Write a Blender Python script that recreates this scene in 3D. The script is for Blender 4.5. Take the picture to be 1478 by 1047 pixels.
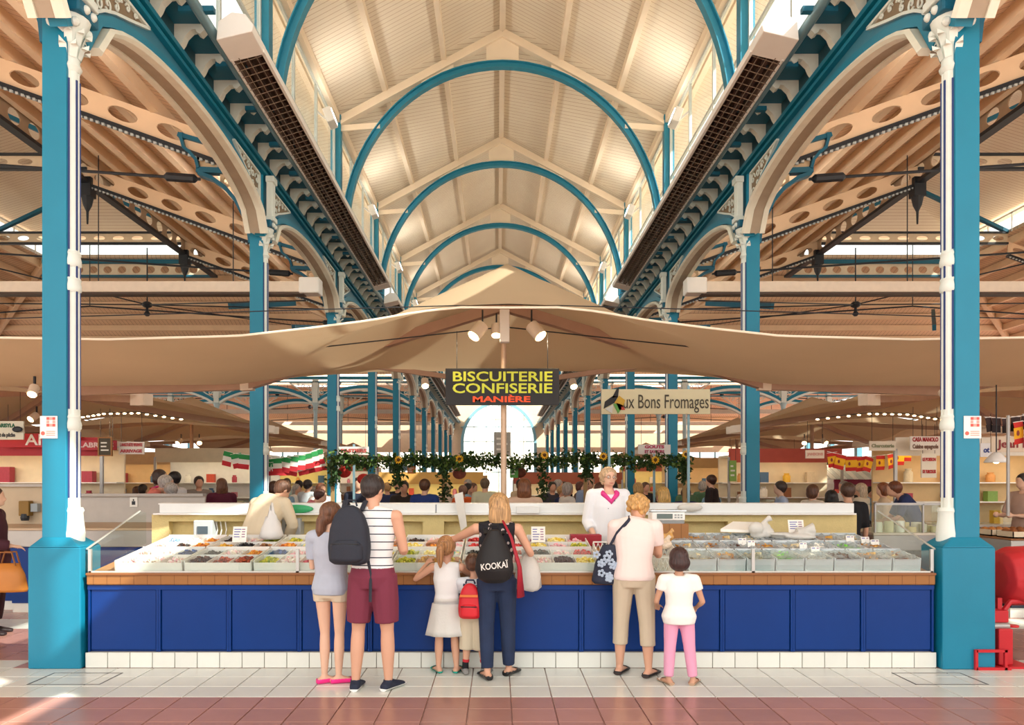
import bpy, bmesh, math, random
from mathutils import Vector, Matrix, Quaternion
random.seed(7)
for o in list(bpy.data.objects): bpy.data.objects.remove(o, do_unlink=True)
scene = bpy.context.scene; col = scene.collection
PI = math.pi
# ---- camera: level, shifted lens; pixel (718,698) of 1478x1047 is the vanishing point
F, VX, VY, CX, CZ = 1135.0, 718.0, 698.0, -0.12, 1.65
cd = bpy.data.cameras.new('camera'); cam = bpy.data.objects.new('camera', cd); col.objects.link(cam)
cam.location = (CX, 0, CZ); cam.rotation_euler = (PI/2, 0, 0)
cd.sensor_width = 36; cd.sensor_fit = 'HORIZONTAL'; cd.lens = 36*F/1478
cd.shift_x = (739-VX)/1478; cd.shift_y = (VY-523.5)/1478; cd.clip_end = 400
scene.camera = cam
# ---- sky
wd = bpy.data.worlds.new('sky'); scene.world = wd; wd.use_nodes = True
bg = wd.node_tree.nodes['Background']; bg.inputs[0].default_value = (1.0, 0.975, 0.94, 1); bg.inputs[1].default_value = 2.5
# ---- sun
sd = bpy.data.lights.new('sun', 'SUN'); sun = bpy.data.objects.new('sun', sd); col.objects.link(sun)
sd.energy = 13.0; sd.angle = 0.009; sd.color = (1, 0.93, 0.82)
SUNDIR = Vector((-0.71, 0.485, -0.70)).normalized()          # the way the light travels
sun.rotation_euler = SUNDIR.to_track_quat('-Z', 'Y').to_euler(); sun.location = (8, -6, 20)
scene.view_settings.view_transform = 'Standard'; scene.view_settings.look = 'None'
scene.view_settings.exposure = 0.0; scene.view_settings.gamma = 1.0
scene.view_settings.use_curve_mapping = False

def W(x, y, d): return Vector((CX+(x-VX)*d/F, d, CZ+(VY-y)*d/F))   # pixel + distance -> point
def C(h):
    h = h.lstrip('#'); o = []
    for i in (0, 2, 4):
        c = int(h[i:i+2], 16)/255
        o.append(c/12.92 if c <= .04045 else ((c+.055)/1.055)**2.4)
    return (*o, 1)
# ---------------------------------------------------------------- materials
MATS = {}
def M(hexc, rough=.6, metal=0, var=.12, scale=6, bump=0, bscale=40, spec=.4, rnd=0, trans=0):
    key = (hexc, rough, metal, var, scale, bump, bscale, spec, rnd, trans)
    if key in MATS: return MATS[key]
    m = bpy.data.materials.new('m_'+hexc.strip('#')); m.use_nodes = True
    nt = m.node_tree; p = nt.nodes['Principled BSDF']; L = nt.links.new
    c = C(hexc); p.inputs['Roughness'].default_value = rough; p.inputs['Metallic'].default_value = metal
    p.inputs['Specular IOR Level'].default_value = spec
    tc = nt.nodes.new('ShaderNodeTexCoord'); n = nt.nodes.new('ShaderNodeTexNoise')
    n.inputs['Scale'].default_value = scale; n.inputs['Detail'].default_value = 4
    L(tc.outputs['Object'], n.inputs['Vector'])
    r = nt.nodes.new('ShaderNodeMix'); r.data_type = 'RGBA'
    r.inputs[6].default_value = (*[x*(1-var) for x in c[:3]], 1); r.inputs[7].default_value = (*[min(1, x*(1+var)) for x in c[:3]], 1)
    L(n.outputs['Fac'], r.inputs[0]); out = r.outputs[2]
    if rnd:
        oi = nt.nodes.new('ShaderNodeObjectInfo'); mr = nt.nodes.new('ShaderNodeMapRange')
        mr.inputs[3].default_value = 1-rnd; mr.inputs[4].default_value = 1+rnd; L(oi.outputs['Random'], mr.inputs[0])
        hs = nt.nodes.new('ShaderNodeHueSaturation'); L(mr.outputs[0], hs.inputs['Value']); L(out, hs.inputs['Color']); out = hs.outputs[0]
    L(out, p.inputs['Base Color'])
    if bump:
        n2 = nt.nodes.new('ShaderNodeTexNoise'); n2.inputs['Scale'].default_value = bscale; L(tc.outputs['Object'], n2.inputs['Vector'])
        b = nt.nodes.new('ShaderNodeBump'); b.inputs['Strength'].default_value = bump; b.inputs['Distance'].default_value = .01
        L(n2.outputs['Fac'], b.inputs['Height']); L(b.outputs[0], p.inputs['Normal'])
    if trans:
        t = nt.nodes.new('ShaderNodeBsdfTranslucent'); L(out, t.inputs['Color']); mx = nt.nodes.new('ShaderNodeMixShader')
        mx.inputs[0].default_value = trans; L(p.outputs[0], mx.inputs[1]); L(t.outputs[0], mx.inputs[2])
        L(mx.outputs[0], nt.nodes['Material Output'].inputs['Surface'])
    MATS[key] = m; return m
def HAIR(hexc):
    key = ('hair', hexc)
    if key in MATS: return MATS[key]
    m = M(hexc, .45, var=.0, scale=1, spec=.5, rnd=0.0001); MATS[key] = m; nt = m.node_tree; L = nt.links.new; p = nt.nodes['Principled BSDF']; c = C(hexc)
    tc = nt.nodes.new('ShaderNodeTexCoord'); mp = nt.nodes.new('ShaderNodeMapping'); mp.inputs['Scale'].default_value = (90, 90, 7); n = nt.nodes.new('ShaderNodeTexNoise'); n.inputs['Scale'].default_value = 1; n.inputs['Detail'].default_value = 3
    L(tc.outputs['Object'], mp.inputs[0]); L(mp.outputs[0], n.inputs['Vector']); r = nt.nodes.new('ShaderNodeValToRGB'); r.color_ramp.elements[0].position = .3; r.color_ramp.elements[1].position = .72
    r.color_ramp.elements[0].color = (*[x*.55 for x in c[:3]], 1); r.color_ramp.elements[1].color = (*[min(1, x*1.5) for x in c[:3]], 1); L(n.outputs['Fac'], r.inputs[0]); L(r.outputs[0], p.inputs['Base Color'])
    b = nt.nodes.new('ShaderNodeBump'); b.inputs['Strength'].default_value = .7; b.inputs['Distance'].default_value = .012; L(n.outputs['Fac'], b.inputs['Height']); L(b.outputs[0], p.inputs['Normal']); return m
def stripes(name, ca, cb, vec, width, period, rough=.7, bump=0.0, noise=.08, rot=0):
    """thin lines of cb across ca, along an axis of object space"""
    m = bpy.data.materials.new(name); m.use_nodes = True; nt = m.node_tree; L = nt.links.new
    p = nt.nodes['Principled BSDF']; p.inputs['Roughness'].default_value = rough; p.inputs['Specular IOR Level'].default_value = .3
    tc = nt.nodes.new('ShaderNodeTexCoord'); dt = nt.nodes.new('ShaderNodeVectorMath'); dt.operation = 'DOT_PRODUCT'
    dt.inputs[1].default_value = vec; L(tc.outputs['Object'], dt.inputs[0])
    a = nt.nodes.new('ShaderNodeMath'); a.operation = 'DIVIDE'; a.inputs[1].default_value = period; L(dt.outputs['Value'], a.inputs[0])
    f = nt.nodes.new('ShaderNodeMath'); f.operation = 'FRACT'; L(a.outputs[0], f.inputs[0])
    l = nt.nodes.new('ShaderNodeMath'); l.operation = 'LESS_THAN'; l.inputs[1].default_value = width; L(f.outputs[0], l.inputs[0])
    n = nt.nodes.new('ShaderNodeTexNoise'); n.inputs['Scale'].default_value = 1.3; n.inputs['Detail'].default_value = 6; L(tc.outputs['Object'], n.inputs['Vector'])
    x = nt.nodes.new('ShaderNodeMix'); x.data_type = 'RGBA'; c = C(ca)
    x.inputs[6].default_value = (*[v*(1-noise) for v in c[:3]], 1); x.inputs[7].default_value = (*[min(1, v*(1+noise)) for v in c[:3]], 1)
    L(n.outputs['Fac'], x.inputs[0])
    y = nt.nodes.new('ShaderNodeMix'); y.data_type = 'RGBA'; L(l.outputs[0], y.inputs[0]); L(x.outputs[2], y.inputs[6]); y.inputs[7].default_value = C(cb)
    L(y.outputs[2], p.inputs['Base Color'])
    if bump:
        b = nt.nodes.new('ShaderNodeBump'); b.inputs['Strength'].default_value = bump; b.inputs['Distance'].default_value = .01; b.invert = True
        L(l.outputs[0], b.inputs['Height']); L(b.outputs[0], p.inputs['Normal'])
    return m
def palette(name, cols, rough=.45):
    """every loose piece of the mesh takes one of the colours"""
    m = bpy.data.materials.new(name); m.use_nodes = True; nt = m.node_tree; p = nt.nodes['Principled BSDF']; p.inputs['Roughness'].default_value = rough
    g = nt.nodes.new('ShaderNodeNewGeometry'); r = nt.nodes.new('ShaderNodeValToRGB'); r.color_ramp.interpolation = 'CONSTANT'
    e = r.color_ramp.elements
    while len(e) < len(cols): e.new(.5)
    for i, c in enumerate(cols): e[i].position = i/len(cols); e[i].color = C(c)
    nt.links.new(g.outputs['Random Per Island'], r.inputs[0]); nt.links.new(r.outputs[0], p.inputs['Base Color']); return m
def glass(name, tint='#ffffff', gloss=.08, rough=.05, op=0.0, opc='#dfe6e6'):
    m = bpy.data.materials.new(name); m.use_nodes = True; nt = m.node_tree; L = nt.links.new
    nt.nodes.remove(nt.nodes['Principled BSDF']); t = nt.nodes.new('ShaderNodeBsdfTransparent'); t.inputs[0].default_value = C(tint)
    g = nt.nodes.new('ShaderNodeBsdfGlossy'); g.inputs['Roughness'].default_value = rough
    mx = nt.nodes.new('ShaderNodeMixShader'); mx.inputs[0].default_value = gloss; L(t.outputs[0], mx.inputs[1]); L(g.outputs[0], mx.inputs[2]); o = mx
    if op:
        d = nt.nodes.new('ShaderNodeBsdfDiffuse'); d.inputs[0].default_value = C(opc); m2 = nt.nodes.new('ShaderNodeMixShader'); m2.inputs[0].default_value = op
        L(mx.outputs[0], m2.inputs[1]); L(d.outputs[0], m2.inputs[2]); o = m2
    L(o.outputs[0], nt.nodes['Material Output'].inputs['Surface']); return m
def emit(hexc, s):
    m = bpy.data.materials.new('lamp_glow'); m.use_nodes = True; p = m.node_tree.nodes['Principled BSDF']
    p.inputs['Emission Color'].default_value = C(hexc); p.inputs['Emission Strength'].default_value = s; p.inputs['Base Color'].default_value = C(hexc); return m
# ---------------------------------------------------------------- mesh helpers
def wl(o):
    v = Vector((0, 0, 0))
    while o is not None: v += o.location; o = o.parent
    return v
class MB:
    def __init__(s): s.v, s.f = [], []
    def add(s, vs, fs):
        o = len(s.v); s.v += [Vector(v) for v in vs]; s.f += [tuple(i+o for i in f) for f in fs]; return s
    def bx(s, x0, x1, y0, y1, z0, z1):
        if x0 > x1: x0, x1 = x1, x0
        return s.add([(x0,y0,z0),(x1,y0,z0),(x1,y1,z0),(x0,y1,z0),(x0,y0,z1),(x1,y0,z1),(x1,y1,z1),(x0,y1,z1)],
            [(0,3,2,1),(4,5,6,7),(0,1,5,4),(1,2,6,5),(2,3,7,6),(3,0,4,7)])
    def bar(s, a, b, w, h, up=(0,0,1)):
        a, b = Vector(a), Vector(b); t = (b-a).normalized(); x = t.cross(Vector(up))
        if x.length < 1e-4: x = t.cross(Vector((0,1,0)))
        x.normalize(); y = x.cross(t); x *= w/2; y *= h/2
        return s.add([a-x-y,a+x-y,a+x+y,a-x+y,b-x-y,b+x-y,b+x+y,b-x+y], [(0,1,2,3),(7,6,5,4),(0,4,5,1),(1,5,6,2),(2,6,7,3),(3,7,4,0)])
    def loft(s, rings, cap=True):
        o = len(s.v); n = len(rings[0])
        for r in rings: s.v += [Vector(p) for p in r]
        for i in range(len(rings)-1):
            for j in range(n):
                a, b = o+i*n+j, o+i*n+(j+1) % n; s.f.append((a, b, b+n, a+n))
        if cap: s.f.append(tuple(o+j for j in range(n))[::-1]); s.f.append(tuple(o+(len(rings)-1)*n+j for j in range(n)))
        return s
    def tube(s, pts, r, n=8, cap=True, flat=1.0):
        pts = [Vector(p) for p in pts]; rings = []; px = None
        for i, p in enumerate(pts):
            t = (pts[min(i+1, len(pts)-1)]-pts[max(i-1, 0)]).normalized()
            if px is None:
                ref = Vector((0,0,1)) if abs(t.z) < .9 else Vector((0,1,0)); px = t.cross(ref).normalized()
            else: px = (px-t*px.dot(t)).normalized()
            py = t.cross(px); q = r[i] if isinstance(r, (list, tuple)) else r
            rings.append([p+px*(q*math.cos(2*PI*k/n))+py*(q*flat*math.sin(2*PI*k/n)) for k in range(n)])
        return s.loft(rings, cap)
    def sweep(s, pts, prof, side):
        """profile (u along side, w along normal) swept along pts; side a fixed axis across the path"""
        pts = [Vector(p) for p in pts]; side = Vector(side); rings = []
        for i, p in enumerate(pts):
            t = (pts[min(i+1, len(pts)-1)]-pts[max(i-1, 0)]).normalized(); nrm = side.cross(t).normalized()
            rings.append([p+side*u+nrm*w for u, w in prof])
        return s.loft(rings)
    def lathe(s, prof, c=(0,0,0), n=16, a0=0, a1=2*PI):
        c = Vector(c); full = abs(a1-a0-2*PI) < 1e-6; m = n if full else n+1
        rings = [[c+Vector((r*math.cos(a0+(a1-a0)*k/n), r*math.sin(a0+(a1-a0)*k/n), z)) for k in range(m)] for r, z in prof]
        return s.loft(rings)
    def prism(s, poly, f0, f1):
        """poly of 2D points; f0,f1 map (u,v) to 3D for the two faces"""
        n = len(poly); return s.add([f0(*p) for p in poly]+[f1(*p) for p in poly],
            [tuple(range(n))[::-1], tuple(range(n, 2*n))]+[(i, (i+1) % n, n+(i+1) % n, n+i) for i in range(n)])
    def sph(s, c, r, n=12, m=8, mat=None):
        c = Vector(c); r = (r, r, r) if not isinstance(r, (tuple, list)) else r; rings = []
        for i in range(m+1):
            a = -PI/2+PI*max(.02, min(.98, i/m)); ring = []
            for k in range(n):
                b = 2*PI*k/n; v = Vector((r[0]*math.cos(a)*math.cos(b), r[1]*math.cos(a)*math.sin(b), r[2]*math.sin(a)))
                ring.append(c+(mat @ v if mat else v))
            rings.append(ring)
        return s.loft(rings)
    def mesh(s, name, off=Vector((0,0,0)), smooth=False):
        me = bpy.data.meshes.new(name); me.from_pydata([tuple(v-off) for v in s.v], [], s.f)
        if smooth: me.polygons.foreach_set('use_smooth', [True]*len(me.polygons))
        me.validate(); return me
    def build(s, name, mat, parent=None, smooth=False, bevel=0):
        if parent is not None: off = wl(parent)
        else:
            xs = [v.x for v in s.v]; ys = [v.y for v in s.v]; zs = [v.z for v in s.v]
            off = Vector(((min(xs)+max(xs))/2, (min(ys)+max(ys))/2, min(zs)))
        me = s.mesh(name, off, smooth); o = bpy.data.objects.new(name, me); col.objects.link(o)
        if mat: me.materials.append(mat)
        if parent is not None: o.parent = parent
        else: o.location = off
        if smooth and smooth != 'full':
            me.set_sharp_from_angle(angle=math.radians(40))
        if bevel: b = o.modifiers.new('bevel', 'BEVEL'); b.width = bevel; b.segments = 2; b.limit_method = 'ANGLE'
        return o
def T(o, label=None, cat=None, group=None, kind=None):
    if label: o['label'] = label
    if cat: o['category'] = cat
    if group: o['group'] = group
    if kind: o['kind'] = kind
    return o
def thing(name, label, cat, loc=(0,0,0), group=None, rz=0):
    o = bpy.data.objects.new(name, None); col.objects.link(o); o.location = loc; o.rotation_euler = (0, 0, rz); o.empty_display_size = .1
    return T(o, label, cat, group)
def copy_tree(o, parent=None):
    c = o.copy(); col.objects.link(c)
    if parent is not None: c.parent = parent
    for ch in list(o.children): copy_tree(ch, c)
    return c
def inst(src_mesh, name, parent, loc=(0,0,0), rot=(0,0,0), sc=(1,1,1), mat=None):
    o = bpy.data.objects.new(name, src_mesh); col.objects.link(o); o.parent = parent
    o.location = loc; o.rotation_euler = rot; o.scale = sc
    if mat: o.material_slots[0].link = 'OBJECT'; o.material_slots[0].material = mat
    return o
TMP = bpy.data.scenes.new('tmp')
def evalmesh(ob):
    TMP.collection.objects.link(ob); vl = TMP.view_layers[0]; vl.update(); dg = vl.depsgraph
    me = bpy.data.meshes.new_from_object(ob.evaluated_get(dg)); d = ob.data; bpy.data.objects.remove(ob, do_unlink=True)
    return me
def remesh(mb, voxel, smooth=3, fac=.5):
    ob = bpy.data.objects.new('t', mb.mesh('t')); r = ob.modifiers.new('r', 'REMESH'); r.mode = 'VOXEL'; r.voxel_size = voxel
    if smooth: q = ob.modifiers.new('s', 'SMOOTH'); q.iterations = smooth; q.factor = fac
    me = evalmesh(ob); me.polygons.foreach_set('use_smooth', [True]*len(me.polygons)); return me
def addmesh(me, name, mat, parent):
    o = bpy.data.objects.new(name, me); col.objects.link(o); me.name = name; me.materials.clear(); me.materials.append(mat); o.parent = parent; return o
FONT = None
def text(name, s, size, mat, parent, loc, rot=(PI/2,0,0), ext=.003, xs=1.0, bold=0, shear=0, align='CENTER'):
    cu = bpy.data.curves.new('t', 'FONT'); cu.body = s; cu.size = size; cu.extrude = ext; cu.align_x = align; cu.align_y = 'CENTER'
    cu.offset = bold; cu.shear = shear; cu.resolution_u = 3
    me = evalmesh(bpy.data.objects.new('t', cu)); me.materials.clear(); me.materials.append(mat); me.name = name
    o = bpy.data.objects.new(name, me); col.objects.link(o); o.parent = parent
    o.location = Vector(loc)-(wl(parent) if parent else Vector((0,0,0))); o.rotation_euler = rot; o.scale = (xs, 1, 1); return o
# ================================================================ STRUCTURE
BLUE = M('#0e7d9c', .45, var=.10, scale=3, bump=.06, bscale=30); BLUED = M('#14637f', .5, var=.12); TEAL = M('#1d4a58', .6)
PALE = M('#e3ebe4', .5, var=.06, scale=9, bump=.05); NAVY = M('#04357c', .42, spec=.25, var=.14, scale=2.5, bump=.04, bscale=25)
CREAM = M('#f6e6cf', .7, var=.08, scale=2); TAN = M('#ecd0ae', .75, var=.12, scale=2); IRON = M('#262c33', .5); WHITE = M('#efeeea', .5, var=.04)
BOARDS = stripes('roof_boards', '#fbeedb', '#b89878', (0, 1, 0), .07, .14, .8, .3)
BOARDD = stripes('roof_boards_diagonal', '#fbeedb', '#b89878', (.5, .72, 0), .07, .14, .8, .3)
BOARDX = stripes('roof_boards_diagonal_other', '#fbeedb', '#b89878', (-.5, .72, 0), .07, .14, .8, .3)
ABOARD = stripes('aisle_boards', '#f0d2b4', '#a07c60', (0, 1, 0), .07, .16, .8, .3)
HBOARD = stripes('hip_boards', '#f0d2b4', '#a07c60', (1, 0, 0), .07, .16, .8, .3)
GLASS = glass('window_glass', '#f4f8f8', .10, .04, .10, '#c9d6da')
CLEAR = glass('clear_glass', '#f6faf8', .035, .03)
CNX, SP, Y0 = 4.03, 5.9, 7.15          # column line, bay length, first columns
BAY = [Y0+SP*k for k in range(-1, 12)]
def ST(o): return T(o, kind='structure')
# ---- floor with its tiles
floor = ST(MB().bx(-32, 32, -4, 78, -.3, -.012).build('floor', M('#a5796c', .3, var=.1, scale=1.5)))
TW = .317; JX = 1.885-TW*30
WT = M('#dfe2d9', .22, var=.07, scale=2.5, rnd=.05); PT = M('#ad8074', .25, var=.10, scale=5, rnd=.06, bump=.02, bscale=120)
def tile_mesh(mat):
    g = .004; b = MB(); x = TW/2-g; c = .003
    b.loft([[(-x,-x,-.02),(x,-x,-.02),(x,x,-.02),(-x,x,-.02)], [(-x,-x,-c),(x,-x,-c),(x,x,-c),(-x,x,-c)], [(-x+c,-x+c,0),(x-c,-x+c,0),(x-c,x-c,0),(-x+c,x-c,0)]])
    me = b.mesh('tile'); me.materials.append(mat); return me
tw, tp = tile_mesh(WT), tile_mesh(PT)
def floor_is_white(r, x): return 0 <= r <= 2 or (abs(x) > 4.4 and r in (9, 10)) or (r == 3 and abs(x) > 4.3)
near = set()
for r in range(-4, 4):
    for c in range(60):
        x = JX+TW*(c+.5); y = 6.07+TW*(r+.5)
        if abs(x) > 4.9 or (r == 3 and abs(x) < 4.2): continue
        near.add((r, c)); inst(tw if floor_is_white(r, x) else tp, 'tile', floor, (x-floor.location.x, y-floor.location.y, -floor.location.z+random.uniform(-.0006, .0006)))
fw, fp = MB(), MB()
for r in range(-6, 40):
    for c in range(-14, 74):
        x = JX+TW*(c+.5); y = 6.07+TW*(r+.5)
        if (r, c) in near or (abs(x) < 4.2 and r > 3): continue
        h = TW/2-.004; (fw if floor_is_white(r, x) else fp).add([(x-h,y-h,0),(x+h,y-h,0),(x+h,y+h,0),(x-h,y+h,0),(x-h,y-h,-.011),(x+h,y-h,-.011)], [(0,1,2,3),(0,4,5,1)])
T(fw.build('white_tile_field', WT, floor), kind='stuff'); T(fp.build('pink_tile_field', PT, floor), kind='stuff')
for sx, px in ((-1, 110), (1, 1355)):
    p = W(px, 980, 1135*1.65/(980-698)); b = MB()
    b.bx(p.x-.3, p.x+.3, p.y-.2, p.y-.188, -.001, .002).bx(p.x-.3, p.x+.3, p.y+.188, p.y+.2, -.001, .002).bx(p.x-.3, p.x-.288, p.y-.2, p.y+.2, -.001, .002).bx(p.x+.288, p.x+.3, p.y-.2, p.y+.2, -.001, .002)
    b.build('inspection_cover_frame', M('#6d6a66', .4, .6), floor)
ST(MB().bx(-150, 150, -60, 170, -.6, -.31).build('ground', M('#c9c2b4', .9)))
# ---- iron columns
def make_column():
    r = thing('cast_iron_pier', '', 'column')
    b = MB().bx(-.26, .21, -.17, .19, 0, 1.08)
    b.loft([[(-.26,-.17,1.08),(.21,-.17,1.08),(.21,.19,1.08),(-.26,.19,1.08)], [(-.17,-.11,1.17),(.08,-.11,1.17),(.08,.11,1.17),(-.17,.11,1.17)]])
    b.build('pedestal', BLUE, r, bevel=.012)
    MB().bx(-.17, .05, -.11, .11, 1.15, 6.85).build('shaft', BLUE, r, bevel=.008)
    q = MB(); n = 28                                               # fluted half column on the nave side
    def ring(rad, z, fl=1):
        o = []
        for k in range(n):
            a = 2*PI*k/n; rr = rad*(1-.10*fl*(k % 4 == 0)); o.append((.02+rr*math.cos(a)*1.0, rr*math.sin(a), z))
        return o
    q.loft([ring(.088, 1.36), ring(.085, 3.42), ring(.082, 5.42)]); q.build('fluted_shaft', PALE, r)
    g = MB()
    for a in (-2.0, -1.15, -.35, .35, 1.15, 2.0):
        for z0, z1 in ((1.52, 2.12), (2.32, 3.4), (3.5, 3.62), (3.76, 5.3)):
            c = Vector((.02+.085*math.cos(a), .085*math.sin(a), 0)); g.bar(c+Vector((0,0,z0)), c+Vector((0,0,z1)), .017, .012, (math.cos(a), math.sin(a), 0))
    g.build('flute', M('#2b3f74', .6), r)
    MB().lathe([(.105,1.1),(.108,1.2),(.096,1.3),(.09,1.38),(.1,1.40),(.088,1.43)], (.045,0,0), 20).build('column_base', PALE, r, True)
    for z in (2.2, 3.45, 3.68):
        MB().lathe([(.086,z-.07),(.1,z-.05),(.1,z-.01),(.09,z+.03),(.097,z+.05),(.086,z+.07)], (.02,0,0), 20).build('collar', PALE, r, True)
    cp = MB().lathe([(.084,5.38),(.105,5.42),(.085,5.46),(.09,5.6),(.12,5.74),(.165,5.82),(.175,5.86)], (.02,0,0), 16).build('capital', PALE, r, True)
    lf = MB()
    for row, (z, rr) in enumerate(((5.5, .09), (5.62, .098))):
        for k in range(8):
            a = 2*PI*(k+.5*row)/8
            if math.cos(a) < -.3: continue
            d = Vector((math.cos(a), math.sin(a), 0)); t = Vector((-math.sin(a), math.cos(a), 0)); p0 = Vector((.02,0,z))+d*rr
            lf.add([p0-t*.03, p0+t*.03, p0+t*.035+d*.03+Vector((0,0,.09)), p0-t*.035+d*.03+Vector((0,0,.09)), p0+d*.09+Vector((0,0,.13)), p0+d*.085+Vector((0,0,.085))], [(0,1,2,3),(3,2,4),(4,2,5),(3,4,5)])
    for k in range(4):
        a = PI/4+k*PI/2; lf.sph((.02+.155*math.cos(a), .155*math.sin(a), 5.79), .042, 8, 6)
    T(lf.build('leaf', PALE, cp), kind='stuff')
    MB().bx(-.18, .2, -.18, .18, 5.86, 5.98).build('impost_block', BLUED, r, bevel=.02)
    MB().bx(.1, .2, -.09, .09, 5.98, 6.72).bx(.09, .23, -.11, .11, 6.62, 6.72).bx(.09, .23, -.11, .11, 5.98, 6.06).build('upper_pilaster', PALE, r, bevel=.01)
    for sy in (-.17, .17):
        MB().sph((.2, sy*.35, 5.92), .04, 10, 6).build('bolt_boss', PALE, r, True)
    return r
colp = make_column()
def col_label(s, k):
    if k == 0: return ('blue iron pier with pale fluted half column and a sunlit foot' if s < 0 else 'blue iron pier with pale fluted half column beside the red cart')
    o = ['', 'next', 'second', 'third', 'fourth', 'fifth', 'sixth', 'seventh', 'eighth', 'ninth', 'tenth'][k]
    return 'blue iron pier with pale fluted half column, %s behind the %s' % (o, 'one with the sunlit foot' if s < 0 else 'one by the red cart') if k > 0 else 'blue iron pier with pale fluted half column standing before the stall'
first = True
for k in range(-1, 11):
    for s in (-1, 1):
        c = colp if first else copy_tree(colp); first = False
        c.location = (s*CNX, Y0+SP*k, 0); c.rotation_euler = (0, 0, 0 if s < 0 else PI)
        T(c, col_label(s, k), 'column', 'piers of the nave arcade')
# ---- arcade girders, one bay each, along the nave
def holed(b, fn, u0, u1, v0, v1, n, fx, fy, th, seg=16, skip=()):
    """plate n cells long with an oval hole in each; fn(u,v,w) -> point"""
    du = (u1-u0)/n
    for i in range(n):
        cu, cv = u0+du*(i+.5), (v0+v1)/2; outer, inner = [], []
        for k in range(seg):
            a = 2*PI*(k+.5)/seg if False else 2*PI*k/seg+PI/4; ca, sa = math.cos(a), math.sin(a); m = max(abs(ca), abs(sa))
            outer.append((cu+ca/m*du/2, cv+sa/m*(v1-v0)/2)); inner.append((cu+ca*du*fx/2, cv+sa*(v1-v0)*fy/2))
        o = len(b.v)
        for w in (-th/2, th/2):
            b.v += [Vector(fn(u, v, w)) for u, v in outer]+[Vector(fn(u, v, w)) for u, v in inner]
        for k in range(seg):
            j = (k+1) % seg; A = o; B = o+2*seg
            b.f += [(A+k, A+j, A+seg+j, A+seg+k), (B+j, B+k, B+seg+k, B+seg+j), (A+seg+k, A+seg+j, B+seg+j, B+seg+k)]
def scroll(b, fn, cu, cv, R, a0, d, r):
    b.tube([fn(cu+R*(1-t*.85)*math.cos(a0+d*t*3.6*PI/1.6), cv+R*(1-t*.85)*math.sin(a0+d*t*3.6*PI/1.6), 0) for t in [i/12 for i in range(13)]], r, 5)
GSTEEL = M('#7fa3b0', .3, .3); CORB = M('#dde2d8', .55)
def corbel_mesh():
    pr = [(0,0),(0,.27),(.34,.27),(.36,.2),(.31,.15),(.27,.17),(.25,.21),(.2,.2),(.13,.13),(.1,.06),(.06,0)]
    me = MB().prism(pr, lambda u, v: Vector((u, -.055, v)), lambda u, v: Vector((u, .055, v))).mesh('corbel'); me.materials.append(CORB); return me
CORBM = corbel_mesh()
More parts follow.
